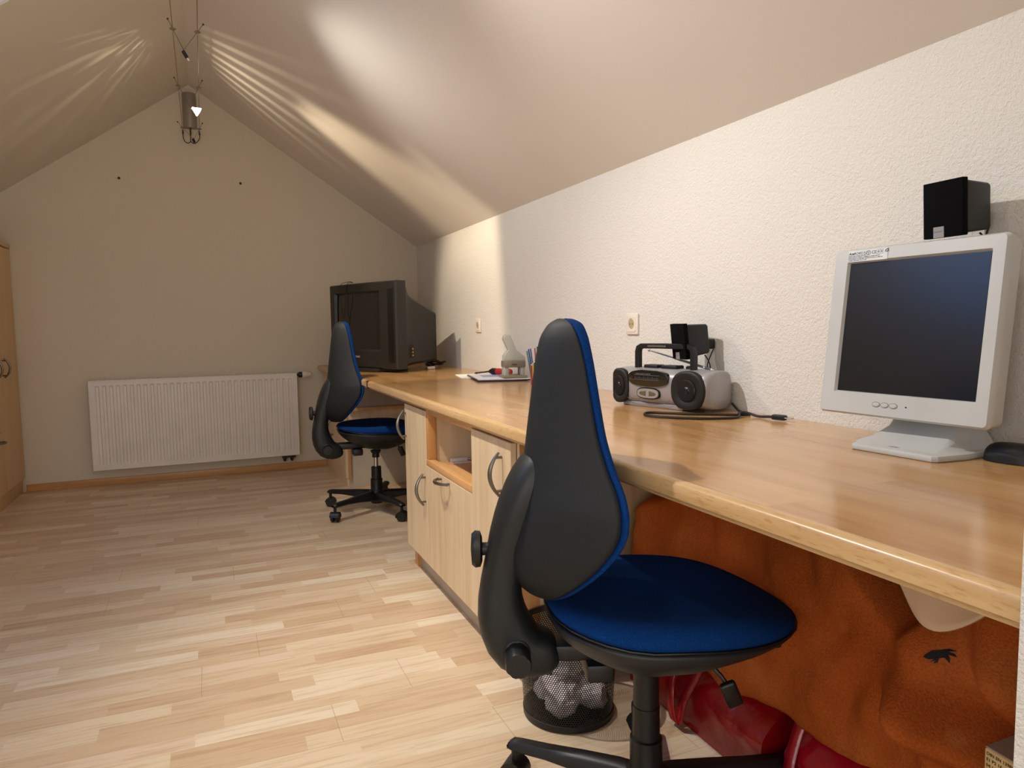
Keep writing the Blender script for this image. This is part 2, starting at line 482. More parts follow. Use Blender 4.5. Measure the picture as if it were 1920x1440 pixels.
# skirting board
bm = bmesh.new(); box(bm, LX+.5, .772, D-.014, D, 0, .045, .003)
struct('baseboard_far', bm, 'skirt', 'narrow beech skirting board under the radiator')
for (x, z) in ((-.491, 2.02), (.255, 2.032)):
    bm = bmesh.new(); lathe(bm, [(.0085, D), (.0085, D-.004), (.004, D-.007), (.0001, D-.007)], 12, (x, 0, z), 'y')
    tag(obj('wall_plug', bm, 'dot'), 'small dark wall plug %s in the far gable wall' % ('on the left' if x < 0 else 'on the right'), 'wall plug')

# ================================================================== radiator
RD = 5.300
rad = thing('radiator', 'white ribbed panel radiator on the far wall', 'radiator', (-.08, 5.33, .113))
bm = bmesh.new()
x0, x1, z0, z1 = -.73, .571, .113, .705
# front skin with vertical grooves
n = 31; xs = [x0, x0+.018]; 
prof = [(x0+.004, 0), (x0+.02, 0)]
pitch = (x1-x0-.06)/n
secs = []
for i in range(n):
    c = x0+.03+pitch*(i+.5)
    secs += [(c-pitch*.30, 0), (c-pitch*.16, 1), (c+pitch*.16, 1), (c+pitch*.30, 0)]
cols = [(x0+.003, 0), (x0+.02, 0)]+secs+[(x1-.02, 0), (x1-.003, 0)]
rows = [(z0+.003, 0), (z0+.035, 0), (z0+.047, 1), (z1-.047, 1), (z1-.035, 0), (z1-.003, 0)]
V = [[bm.verts.new((x, RD+.0075*a*b, z)) for (z, b) in rows] for (x, a) in cols]
for i in range(len(cols)-1):
    for j in range(len(rows)-1): bm.faces.new((V[i][j], V[i+1][j], V[i+1][j+1], V[i][j+1]))
obj('panel', bm, 'rad', rad, True, angle=.3)
bm = bmesh.new()
box(bm, x0, x1, RD+.009, RD+.02, z0, z1, .003)
box(bm, x0, x1, RD-.003, RD+.02, z0, z0+.006, .002); box(bm, x0, x1, RD-.003, RD+.02, z1-.006, z1, .002)
box(bm, x0, x0+.006, RD-.003, RD+.02, z0, z1, .002); box(bm, x1-.006, x1, RD-.003, RD+.02, z0, z1, .002)
obj('rim', bm, 'rad', rad, True)
bm = bmesh.new(); box(bm, x0+.004, x1-.004, RD+.02, RD+.075, z0+.01, z1-.004, .003)
obj('casing', bm, 'rad', rad, True)
bm = bmesh.new()
for i in range(44):
    xx = x0+.02+i*(x1-x0-.04)/44
    box(bm, xx, xx+.008, RD+.022, RD+.072, z1-.004, z1+.001)
obj('top_grille', bm, 'rad', rad, True, smooth=False)
bm = bmesh.new(); 
bm.free()
for xx in (-.6, .45):
    bm = bmesh.new(); box(bm, xx, xx+.03, RD+.075, D-.0005, .2, .62); obj('wall_bracket', bm, 'rad', rad, True)
bm = bmesh.new(); lathe(bm, [(.011, .568), (.011, .585), (.02, .587), (.02, .598), (.0205, .60), (.0205, .612)], 20, (0, 5.345, .688), 'x')
v = obj('valve_collar', bm, 'black', rad, True)
bm = bmesh.new(); lathe(bm, [(.019, .612), (.023, .618), (.023, .640), (.019, .648), (.018, .665), (.013, .672), (.0001, .673)], 20, (0, 5.345, .688), 'x')
obj('thermostat_knob', bm, 'white', rad, True)
bm = bmesh.new()
for xx in (.47, .52): 
    tube(bm, [(xx, 5.345, .12), (xx, 5.345, .085), (xx, 5.36, .07), (xx, D-.0005, .07)], .009, 8)
    lathe(bm, [(.014, .085), (.016, .09), (.016, .105), (.013, .112)], 10, (xx, 5.345, 0))
box(bm, .45, .545, 5.333, 5.357, .092, .108, .003)
obj('pipe_connector', bm, 'dot', rad, True)

# ================================================================== handles
def arch_handle(bm, p0, p1, out, proj=.032, r=.0052):
    p0, p1, out = Vector(p0), Vector(p1), Vector(out)
    ax = (p1-p0); L = ax.length; ax.normalize()
    pts = []
    for i in range(15):
        t = i/14; h = math.sin(PI*t)**.7
        pts.append(p0+ax*L*t*1.0+out*(.006+proj*h*.999))
    pts[0] = p0+out*.010; pts[-1] = p1+out*.010
    rad_ = [r*(.8+.5*math.sin(PI*i/14)) for i in range(15)]
    tube(bm, pts, r, 8, radii=rad_, flat=1)
    for p in (p0+ax*.014, p1-ax*.014):
        tube(bm, [p, p+out*.022], .0042, 8)

# ================================================================== wardrobe
wd = thing('wardrobe', 'tall maple wardrobe with doors and drawers against the left wall', 'wardrobe', (-1.35, 4.9, 0), 0)
FX = -1.122
bm = bmesh.new(); box(bm, -1.58, FX-.020, 3.9, 5.392, .09, 1.545, .001); obj('carcass', bm, 'meld', wd, True)
bm = bmesh.new(); box(bm, -1.585, FX+.004, 3.895, 5.394, 1.545, 1.572, .004); obj('top_board', bm, 'meld', wd, True)
bm = bmesh.new(); box(bm, -1.57, FX-.018, 3.9, 5.392, 0, .088, .001); obj('plinth', bm, 'meld', wd, True)
def wd_front(name, y0, y1, za, zb, hy=None, hz=None, horiz=False):
    bm = bmesh.new(); box(bm, FX-.018, FX, y0+.0015, y1-.0015, za+.0015, zb-.0015, .0015, 1)
    o = obj(name, bm, 'meld', wd, True)
    bm = bmesh.new()
    if horiz: arch_handle(bm, (FX, hy-.055, hz), (FX, hy+.055, hz), (1, 0, 0))
    else: arch_handle(bm, (FX, hy, hz-.058), (FX, hy, hz+.058), (1, 0, 0))
    obj('handle', bm, 'steel', o, True)
wd_front('door', 4.925, 5.388, .09, 1.54, 5.03, .815)
wd_front('door', 4.42, 4.925, .635, 1.54, 4.86, .815)
wd_front('drawer', 4.42, 4.925, .45, .635, 4.70, .60, True)
wd_front('drawer', 4.42, 4.925, .09, .45, 4.82, .40, True)
wd_front('door', 3.91, 4.42, .09, 1.54, 4.35, .815)

# ================================================================== worktop
wt = thing('worktop', 'long lacquered beech worktop running along the right wall', 'worktop', (1.1, 2.9, DZ-.04))
bm = bmesh.new(); box(bm, DX+.02, W-.001, SY1+.001, D-.001, DZ-.038, DZ, .0008, 1)
obj('panel', bm, 'top', wt, True)
def edge_piece(ya, yb):
    bm = bmesh.new()
    prism(bm, [(DX+.0205, DZ), (DX+.006, DZ), (DX, DZ-.006), (DX, DZ-.028), (DX+.007, DZ-.031), (DX+.009, DZ-.038), (DX+.0205, DZ-.038)], 'y', ya, yb)
    obj('edge_strip', bm, 'edge', wt, True, angle=.9)
edge_piece(SY1+.001, 3.60); edge_piece(3.69, D-.001)
bm = bmesh.new(); box(bm, DX+.012, DX+.0205, 3.60, 3.69, DZ-.037, DZ-.002); obj('joint_gap', bm, 'dark', wt, True)

# ================================================================== near base cabinet
CF = .751
cab = thing('base_cabinet', 'maple base cabinet with an open niche and arched handles under the worktop', 'cabinet', (1.1, 2.36, 0))
Y0, Y1 = 1.775, 2.952
bm = bmesh.new()
box(bm, CF+.0185, 1.47, Y1-.018, Y1, .096, .7095)       # far side
box(bm, CF+.0185, 1.47, Y0, Y0+.018, .096, .7095)       # near side
box(bm, CF+.0185, 1.47, Y0+.018, Y1-.018, .096, .112)   # bottom
box(bm, 1.455, 1.47, Y0+.018, Y1-.018, .112, .7095)     # back
box(bm, CF+.0185, 1.455, 2.626, 2.642, .112, .7095)     # dividers
box(bm, CF+.0185, 1.455, 2.112, 2.128, .112, .7095)
box(bm, CF+.0185, 1.455, 2.128, 2.626, .480, .494)
obj('carcass', bm, 'mel', cab, True, smooth=False)
bm = bmesh.new()
box(bm, CF+.019, CF+.075, Y0-.0006, Y0+.0186, .096, .7092)
obj('edge_band', bm, 'beechx', cab, True, smooth=False)
bm = bmesh.new(); box(bm, CF+.045, 1.44, Y0+.03, Y1-.02, 0, .0955); obj('plinth', bm, 'plinth', cab, True, smooth=False)
bm = bmesh.new(); box(bm, CF+.030, CF+.0465, Y1-.045, Y1-.001, 0, .0955); obj('corner_foot', bm, 'beechx', cab, True, smooth=False)
def front(name, par, x, y0, y1, za, zb, mat='mel'):
    bm = bmesh.new(); box(bm, x, x+.018, y0+.001, y1-.001, za, zb, .0012, 1)
    return obj(name, bm, mat, par, True)
d1 = front('door', cab, CF, 2.634, Y1, .096, .700)
for zc, yc in ((.612, 2.93), (.392, 2.652)):
    bm = bmesh.new(); arch_handle(bm, (CF, yc, zc-.062), (CF, yc, zc+.062), (-1, 0, 0)); obj('handle', bm, 'steel', d1, True)
d2 = front('drop_front', cab, CF, 2.1165, 2.634, .096, .4885)
bm = bmesh.new(); arch_handle(bm, (CF, 2.335, .474), (CF, 2.455, .474), (-1, 0, 0)); obj('handle', bm, 'steel', d2, True)
d3 = front('door', cab, CF, 1.793, 2.1165, .096, .700)
bm = bmesh.new(); arch_handle(bm, (CF, 1.858, .54), (CF, 1.858, .665), (-1, 0, 0)); obj('handle', bm, 'steel', d3, True)
bm = bmesh.new()
box(bm, CF-.0005, CF+.03, 2.117, 2.6335, .4895, .515, .003)
box(bm, CF+.03, CF+.055, 2.129, 2.6255, .495, .505, .001)
obj('niche_rail', bm, 'beechy', cab, True)
bm = bmesh.new(); box(bm, CF+.002, CF+.034, 2.612, 2.6335, .5155, .709, .001)
obj('niche_post', bm, 'beechx', cab, True)
bm = bmesh.new(); box(bm, CF+.003, CF+.045, 2.117, 2.612, .690, .7095, .001)
obj('niche_header', bm, 'beechy', cab, True)
bm = bmesh.new(); box(bm, CF+.0185, 1.45, 2.129, 2.6255, .4945, .4995)
obj('niche_shelf', bm, 'beechy', cab, True)
# wire bail and clear clip in the niche
bm = bmesh.new()
box(bm, .835, .905, 2.590, 2.600, .4998, .516, .002); box(bm, .835, .91, 2.560, 2.590, .4998, .503, .001)
pc_ = thing('paper_guide', 'clear clip with thin metal rod inside the cabinet niche', 'paper guide', (.87, 2.4, .5))
obj('clip', bm, 'white', pc_, True)
bm = bmesh.new(); tube(bm, [(.90, 2.575, .512), (.93, 2.50, .524), (.98, 2.34, .534), (1.0, 2.24, .537), (1.02, 2.14, .5375)], .0032, 8)
obj('rod', bm, 'chrome', pc_, True)
bm = bmesh.new(); box(bm, .97, 1.20, 2.14, 2.46, .4998, .511, .002)
tag(obj('paper_pad', bm, 'plinth'), 'grey paper pad lying on the cabinet niche shelf', 'paper pad')

# ================================================================== far base cabinet
fb = thing('corner_cabinet', 'maple cabinet with side shelf under the far corner of the worktop', 'cabinet', (1.1, 4.95, 0))
bm = bmesh.new(); box(bm, .788, 1.49, 4.545, 5.39, .0, .7095)
obj('carcass', bm, 'greyside', fb, True, smooth=False)
bm = bmesh.new(); box(bm, .782, .800, 4.528, 4.546, .06, .52, .001); obj('edge_post', bm, 'beechx', fb, True)
bm = bmesh.new(); box(bm, .785, 1.45, 4.47, 4.5445, .500, .520, .001); obj('side_shelf', bm, 'beechy', fb, True)
bm = bmesh.new(); box(bm, .790, 1.45, 4.50, 4.5445, .500-.085, .500, .001); obj('shelf_apron', bm, 'mel', fb, True)
dd = front('door', fb, .770, 4.56, 5.38, .06, .700)
bm = bmesh.new(); arch_handle(bm, (.770, 5.03, .27), (.770, 5.03, .39), (-1, 0, 0)); obj('handle', bm, 'steel', dd, True)
bm = bmesh.new(); box(bm, .776, .7875, 4.546, 5.385, 0, .058); obj('plinth', bm, 'mel', fb, True, smooth=False)

# ================================================================== office chair
def loftmesh(bm, rings, capends=True):
    R_ = [[bm.verts.new(p) for p in r] for r in rings]
    n = len(R_[0]); fs = []
    for A, B in zip(R_, R_[1:]):
        for k in range(n): fs.append(bm.faces.new((A[k], A[(k+1) % n], B[(k+1) % n], B[k])))
    if capends: fs.append(bm.faces.new(R_[0][::-1])); fs.append(bm.faces.new(R_[-1]))
    bmesh.ops.recalc_face_normals(bm, faces=fs)

# z, half width, u of wing tip, u of front centre, u of rear spine
BACK = [(1.056, .030, -.165, -.166, -.175), (1.045, .058, -.152, -.160, -.194), (1.020, .078, -.142, -.157, -.210), (.975, .094, -.132, -.156, -.220),
        (.90, .114, -.122, -.152, -.230), (.84, .134, -.114, -.148, -.238), (.79, .158, -.102, -.140, -.244), (.745, .186, -.086, -.134, -.250), (.712, .203, -.082, -.134, -.258),
        (.680, .206, -.084, -.138, -.266), (.65, .200, -.096, -.146, -.274), (.61, .184, -.124, -.158, -.284), (.57, .152, -.158, -.178, -.282), (.538, .110, -.184, -.194, -.264),
        (.518, .068, -.202, -.206, -.242), (.510, .030, -.210, -.212, -.226)]
def chair(label, loc, rotz, dz, db, dk, cover, base_ang, group='blue and black office chairs'):
    ch = thing('office_chair', label, 'office chair', loc, rotz)
    # --- back shell and cushion
    def bk(z, t, side):
        w, uw, uf, ur = lerp_table(BACK, z)
        a = abs(t)
        v = w*math.copysign(a**.85, t)*-1
        if side == 'f': u = uf+(uw-uf)*a**2.0
        elif side == 'r': u = ur+(uw-ur)*a**1.9
        else: u = uf+(uw-uf)*a**2.0+.024*(1-a**10)**.5*min(1, w/.05)
        return Vector((u, v, z+db))
    zs = [b[0] for b in BACK]
    zz = []
    for a, b in zip(zs, zs[1:]): zz += [a, (a+b)/2]
    zz.append(zs[-1]); NT_ = 17
    ts = [-1+2*i/(NT_-1) for i in range(NT_)]
    def loops(f1, f2, k1=1.0):
        out = []
        for z in zz:
            out.append([bk(z, t*k1, f1) for t in ts]+[bk(z, t*k1, f2) for t in ts[::-1][1:-1]])
        return out
    bm = bmesh.new()
    rings = []
    for z in zz:
        fr = [bk(z, t, 'f')-Vector((.004, 0, 0)) for t in ts]
        rr = [bk(z, t, 'r') for t in ts[::-1][1:-1]]
        fr[0] = bk(z, -1, 'f')+Vector((.001, 0, 0)); fr[-1] = bk(z, 1, 'f')+Vector((.001, 0, 0))
        rings.append(fr+rr)
    loftmesh(bm, rings)
    obj('back_shell', bm, 'blackfab', ch, sub=1)
    bm = bmesh.new(); rings = []
    for z in zz:
        rings.append([bk(z, t, 'f') for t in ts]+[bk(z, t*.995, 'c')+Vector((0.001, 0, 0)) for t in ts[::-1]])
    loftmesh(bm, rings)
    obj('back_cushion', bm, 'blue', ch, sub=1)
    # --- back bracket: thick curved arm from below the seat up behind the shell
    SPN = [(-.184, .765, .010, .020), (-.189, .759, .028, .046), (-.204, .740, .040, .064), (-.226, .702, .048, .074), (-.252, .650, .046, .072), (-.274, .590, .042, .062), (-.290, .525, .037, .056), (-.297, .465, .045, .058),
           (-.290, .410, .055, .060), (-.264, .362, .061, .060), (-.228, .350, .050, .058), (-.198, .354, .040, .052), (-.184, .357, .029, .042), (-.180, .358, .010, .018)]
    rings = []
    for i, (u, z, h, wv) in enumerate(SPN):
        a, b = SPN[max(i-1, 0)], SPN[min(i+1, len(SPN)-1)]
        d = Vector((b[0]-a[0], 0, b[1]-a[1])).normalized(); nr = Vector((d.z, 0, -d.x))
        ring = []
        for k in range(20):
            t = 2*PI*k/20; c_, s_ = math.cos(t), math.sin(t); pw = 2/2.7
            ring.append(Vector((u, 0, z+dk))+nr*h*math.copysign(abs(c_)**pw, c_)+Vector((0, wv*math.copysign(abs(s_)**pw, s_), 0)))
        rings.append(ring)
    bm = bmesh.new(); loftmesh(bm, rings)
    obj('back_bracket', bm, 'blackg', ch, sub=1)
    # rear clamping knob
    bm = bmesh.new()
    tube(bm, [(-.300, 0, .563+dk), (-.336, 0, .563+dk)], .013, 12)
    pr = [(.0001, -.328), (.020, -.329), (.029, -.333), (.030, -.343), (.025, -.350), (.0001, -.352)]
    b2 = bmesh.new(); lathe(b2, pr, 24, (0, 0, 0), 'x')
    for v in b2.verts: v.co = Vector((v.co.x, v.co.y*.72, v.co.z*1.25+.563+dk))
    me_ = bpy.data.meshes.new('tmp'); b2.to_mesh(me_); b2.free(); bm.from_mesh(me_); bpy.data.meshes.remove(me_)
    obj('rear_knob', bm, 'black', ch)
    # side tilt knob, ribbed, on both the visible side
    bm = bmesh.new(); N = 24
    rings = []
    for r, h in ((.027, -.045), (.027, -.060), (.0245, -.062), (.0255, -.106), (.0235, -.112), (.0001, -.1125)):
        rings.append([Vector((-.266+math.cos(2*PI*k/N)*r*(1-.06*(k % 3 == 0 and .0 < r < .0258)), h, .372+dk+math.sin(2*PI*k/N)*r*(1-.06*(k % 3 == 0 and r < .0258)))) for k in range(N)])
    loftmesh(bm, rings)
    obj('tilt_knob', bm, 'black', ch)
    # link to the seat
    bm = bmesh.new(); box(bm, -.205, -.02, -.033, .033, .358+dz, .392+dz, .008)
    obj('seat_link', bm, 'black', ch)
    # --- seat
    OUT = [(-.207, 0), (-.200, .085), (-.172, .152), (-.115, .205), (-.04, .228), (.05, .226), (.13, .208), (.20, .172), (.255, .118), (.284, .050)]
    ring = [(u, v) for u, v in OUT]+[(.289, 0)]+[(u, -v) for u, v in OUT[::-1][:-1]]
    RR = catmull([(u, v, 0) for u, v in ring], 2, True)
    def ztop(u, v):
        f = max(0, (u-.10)/.19); r_ = max(0, (-u-.05)/.17)
        return .486+.014*r_**1.5-.038*f**2+.015*(abs(v)/.22)**2-.010*math.exp(-((u+.03)/.12)**2-(v/.12)**2)
    def zrim(u, v):
        f = max(0, (u-.02)/.27)
        return .462+.018*max(0, (-u-.06)/.15)-.018*f
    c0 = Vector((.03, 0, 0))
    bm = bmesh.new(); rings = []
    for k in (.0001, .25, .5, .72, .86, .95, .99, 1.0, .97):
        rg = []
        for p in RR:
            q = c0+(p-c0)*(k if k > .97 or k == .97 else k)
            zt = ztop(q.x, q.y); zm = zrim(p.x, p.y)
            if k <= .86: z = zt
            elif k == .95: z = zt*.72+zm*.28
            elif k == .99: z = zt*.38+zm*.62+.002
            elif k == 1.0: z = zm
            else: z = zm
            rg.append(Vector((q.x, q.y, z+dz)))
        rings.append(rg)
    rings[-1] = [Vector((c0.x+(p.x-c0.x)*.97, c0.y+(p.y-c0.y)*.97, zrim(p.x, p.y)-.004+dz)) for p in RR]
    loftmesh(bm, rings)
    obj('seat_cushion', bm, 'blue', ch, sub=1)
    bm = bmesh.new(); rings = []
    for k, d_, blend in ((1.0, .0005, 0), (1.004, .008, 0), (.985, .020, .0), (.94, .034, .0), (.82, .054, .0), (.64, .080, .0), (.44, .102, .2), (.28, .110, .6), (.001, .112, 1)):
        rg = []
        for p in RR:
            q = c0+(p-c0)*k
            fr = max(0, min(1, (q.x-.05)/.2))
            rear = max(0, min(1, (-q.x+.02)/.2))
            zb = zrim(p.x, p.y)-d_*(1-.50*fr+.28*rear*(d_ > .01))+(.0 if blend < .5 else 0)
            zb = min(zb, .465)
            flat = .346+.045*fr
            z = zb*(1-blend)+max(flat, min(zb, flat+.01))*blend
            rg.append(Vector((q.x-.01*blend, q.y, z+dz)))
        rings.append(rg)
    loftmesh(bm, rings)
    obj('seat_shell', bm, 'blackg', ch, sub=1)
    bm = bmesh.new(); tube(bm, [(c0.x+(p.x-c0.x)*1.002, p.y*1.002, zrim(p.x, p.y)+dz) for p in RR], .0018, 6, closed=True)
    obj('seat_piping', bm, 'dark', ch)
    # front and rear underside pads
    bm = bmesh.new(); box(bm, .165, .255, -.07, .07, .385+dz, .418+dz, .01); obj('front_pad', bm, 'black', ch)
    bm = bmesh.new(); box(bm, -.13, -.075, -.055, .055, .322+dz, .36+dz, .008); obj('rear_pad', bm, 'black', ch)
    # height lever
    bm = bmesh.new()
    tube(bm, [(.06, -.06, .375+dz), (.07, -.12, .400+dz), (.082, -.148, .402+dz), (.100, -.156, .382+dz), (.108, -.160, .370+dz)], .0045, 8)
    b3 = Matrix.Translation((.117, -.162, .352+dz)) @ Matrix.Rotation(R(14), 4, 'X') @ Matrix.Rotation(R(-24), 4, 'Y')
    box(bm, -.015, .015, -.007, .007, -.030, .026, .006, 3, b3)
    obj('height_lever', bm, 'dark', ch)
    # --- gas column
    bm = bmesh.new()
    lathe(bm, [(.030, .338), (.024, .325), (.020, .322), (.020, .30)] if not cover else [(.034, .350), (.027, .338), (.026, .30), (.026, .20)], 24, (0, 0, dz if not cover else dz))
    col = obj('column_socket', bm, 'black', ch)
    bm = bmesh.new(); lathe(bm, [(.0125, .325+dz), (.0125, .22)], 20); obj('gas_rod', bm, 'chrome', ch)
    bm = bmesh.new()
    lathe(bm, [(.020, .248), (.0275, .246), (.028, .180), (.033, .178), (.033, .172), (.0335, .12), (.038, .105)], 28)
    obj('column_cover', bm, 'black', ch)
    # --- star base
    bm = bmesh.new()
    lathe(bm, [(.0001, .040), (.032, .042), (.040, .060), (.045, .075), (.045, .098), (.040, .112), (.034, .120)], 28)
    for k in range(5):
        a = base_ang-rotz+k*2*PI/5
        ca, sa = math.cos(a), math.sin(a); rings = []
        for r_, zt, zb, hw in ((.02, .110, .058, .030), (.06, .112, .062, .027), (.14, .108, .072, .024), (.22, .102, .078, .022), (.285, .099, .078, .021), (.305, .097, .079, .020), (.314, .090, .082, .014)):
            rg = []
            for (dv, zz_) in ((-hw, zb+.006), (-hw*.92, zt-.010), (-hw*.5, zt), (hw*.5, zt), (hw*.92, zt-.010), (hw, zb+.006), (hw*.7, zb), (-hw*.7, zb)):
                rg.append(Vector((ca*r_-sa*dv, sa*r_+ca*dv, zz_)))
            rings.append(rg)
        loftmesh(bm, rings)
    obj('star_base', bm, 'black', ch, angle=.8)
    for k in range(5):
        a = base_ang-rotz+k*2*PI/5
        cx, cy = math.cos(a)*.300, math.sin(a)*.300
        sw = [.4, 1.9, 3.3, 5.1, .9][k]+base_ang
        bm = bmesh.new()
        m4 = Matrix.Translation((cx, cy, .025)) @ Matrix.Rotation(sw, 4, 'Z')
        for s in (-1, 1):
            b2 = bmesh.new(); lathe(b2, [(.0001, s*.004), (.020, s*.004), (.025, s*.007), (.025, s*.018), (.021, s*.022), (.0001, s*.022)], 24, (0, 0, 0), 'y')
            bmesh.ops.transform(b2, matrix=m4, verts=b2.verts)
            me_ = bpy.data.meshes.new('tmp'); b2.to_mesh(me_); b2.free(); bm.from_mesh(me_); bpy.data.meshes.remove(me_)
        cst = obj('caster', bm, 'black', ch)
        bm = bmesh.new()
        hood = [(math.cos(t)*.029, math.sin(t)*.029) for t in [R(x) for x in range(10, 191, 20)]]+[(math.cos(t)*.022, math.sin(t)*.022) for t in [R(x) for x in range(190, 9, -20)]]
        prism(bm, hood, 'y', -.024, .024)
        bmesh.ops.transform(bm, matrix=m4, verts=bm.verts)
        lathe(bm, [(.008, .040), (.008, .084)], 10, (cx, cy, 0))
        obj('caster_hood', bm, 'black', cst)
    return ch
chair('blue seated office chair nearest the camera, in front of the monitor end of the worktop', (.790, 1.189, 0), R(-20), 0, -.020, .020, True, R(131.4))
chair('smaller looking blue office chair at the far end, beside the television', (.831, 3.935, 0), R(-4), 0, 0, 0, False, R(139))

# ================================================================== television
A_, B_ = Vector((.37, -.93, 0)).normalized(), Vector((.93, .37, 0)).normalized()
tv = thing('television', 'large black tube television in the far corner of the worktop', 'television', (.88, 4.47, DZ), math.atan2(A_.y, A_.x))
# local: x along the width (towards camera right), y into the corner, z up
# rotation by atan2(A): local x -> A, local y -> perpendicular = (.93,.37) = B
hw = .365
bm = bmesh.new(); rings = []
for (d_, w_, zb, zt) in ((.07, hw-.004, .024, .538), (.10, hw-.03, .030, .520), (.125, hw-.045, .036, .475), (.16, hw-.060, .040, .455), (.41, .225, .052, .365), (.425, .20, .07, .345)):
    c = .016; rings.append([Vector((x, d_, z)) for x, z in ((-w_+c, zb), (w_-c, zb), (w_, zb+c), (w_, zt-c), (w_-c, zt), (-w_+c, zt), (-w_, zt-c), (-w_, zb+c))])
loftmesh(bm, rings)
obj('rear_housing', bm, 'tvcase', tv, angle=.5)
bm = bmesh.new()
SXL, SXR, SZB, SZT = -.300, .215, .125, .492
def frame(bm, x0, x1, z0, z1, a0, a1, b0, b1, y0, y1, bow=0, lip=.012):
    """rectangular frame x0..x1,z0..z1 with hole a0..a1,b0..b1, from y0 (front) to y1; bow pushes the middle forwards"""
    N = 12
    def ring(xa, xb, za, zb, y):
        pts = []
        for i in range(N): t = i/N; pts.append((xa+(xb-xa)*t, za))
        for i in range(N): t = i/N; pts.append((xb, za+(zb-za)*t))
        for i in range(N): t = i/N; pts.append((xb-(xb-xa)*t, zb))
        for i in range(N): t = i/N; pts.append((xa, zb-(zb-za)*t))
        return [Vector((x, y-bow*(1-((x-(x0+x1)/2)/((x1-x0)/2))**2), z)) for x, z in pts]
    rs = [ring(x0, x1, z0, z1, y1), ring(x0, x1, z0, z1, y0+.01), ring(x0+.006, x1-.006, z0+.006, z1-.006, y0), ring(a0, a1, b0, b1, y0), ring(a0+lip, a1-lip, b0+lip, b1-lip, y0+.018)]
    R_ = [[bm.verts.new(p) for p in r] for r in rs]; n = len(R_[0]); fs = []
    for A, B in zip(R_, R_[1:]):
        for k in range(n): fs.append(bm.faces.new((A[k], A[(k+1) % n], B[(k+1) % n], B[k])))
    bmesh.ops.recalc_face_normals(bm, faces=fs)
frame(bm, -hw, hw, .022, .545, SXL, SXR, SZB, SZT, 0, .075, .018)
obj('bezel', bm, 'tvcase', tv, angle=.5)
bm = bmesh.new()
grid(bm, 18, 12, lambda s, t: Vector((SXL+.01+(SXR-SXL-.02)*s, .017-.018*(1-((SXL+(SXR-SXL)*s)/hw)**2)-.004*(1-(2*t-1)**2), SZB+.01+(SZT-SZB-.02)*t)))
obj('screen', bm, 'tvscreen', tv)
bm = bmesh.new(); 
prism(bm, [(.232, .06), (.345, .06), (.345, .50), (.232, .50)], 'y', -.006, .004, .003, 2)
obj('speaker_column', bm, 'dark', tv)
bm = bmesh.new()
prism(bm, [(-.20, -.02), (-.12, -.045), (0, -.055), (.12, -.045), (.20, -.02), (.20, .2), (-.20, .2)], 'z', 0, .023, .006, 2)
obj('swivel_foot', bm, 'tvcase', tv)
bm = bmesh.new(); prism(bm, [(-.05, .085), (.0, .085), (.0, .097), (-.05, .097)], 'y', -.021, -.016, .001, 1); obj('badge', bm, 'silver', tv)
bm = bmesh.new()
box(bm, hw-.052, hw-.047, .135, .16, .085, .165, .001, 1)
obj('socket_panel', bm, 'dark', tv)
bm = bmesh.new()
for i in range(3): lathe(bm, [(.0055, 0), (.0055, .006), (.003, .007), (.0001, .005)], 12, (hw-.047, .148, .098+.020*i), 'x')
obj('av_socket', bm, 'brass', tv)
# thin lead draped over the front of the set
bm = bmesh.new()
pts = catmull([(-.175, -.0215, .33), (-.190, -.022, .40), (-.192, -.0225, .50), (-.190, -.018, .547), (-.16, .02, .562), (-.13, .03, .556), (-.128, -.010, .550), (-.130, -.0225, .50), (-.135, -.0235, .42), (-.165, -.0225, .33), (-.168, -.0220, .28)], 5)
tube(bm, pts, .0018, 6); bmesh.ops.transform(bm, matrix=Matrix.LocRotScale(tv.location, tv.rotation_euler, None), verts=bm.verts)
tag(obj('headphone_cord', bm, 'dark'), 'thin black cord looped over the top front of the television', 'cord')
# lead coil and white plug behind the television
bm = bmesh.new(); pts = []
for i in range(60):
    a = i/60*2*PI*3.4; pts.append((1.385+.055*math.cos(a)+.018*math.sin(a*.31), 4.62+.11*math.sin(a)+.03*math.cos(a*.27), DZ+.022+.014*(i/60)+.014*math.sin(a*1.3+.5)))
pts += [(1.33, 4.46, .757), (1.30, 4.44, .756)]
tube(bm, pts, .0045, 8)
cc = thing('power_cord', 'black coiled lead with a white plug lying beside the television', 'power cord', (1.38, 4.6, DZ))
obj('lead', bm, 'dark', cc, True)
bm = bmesh.new(); box(bm, 1.275, 1.325, 4.385, 4.415, DZ+.0005, DZ+.018, .005); obj('plug', bm, 'white', cc, True)

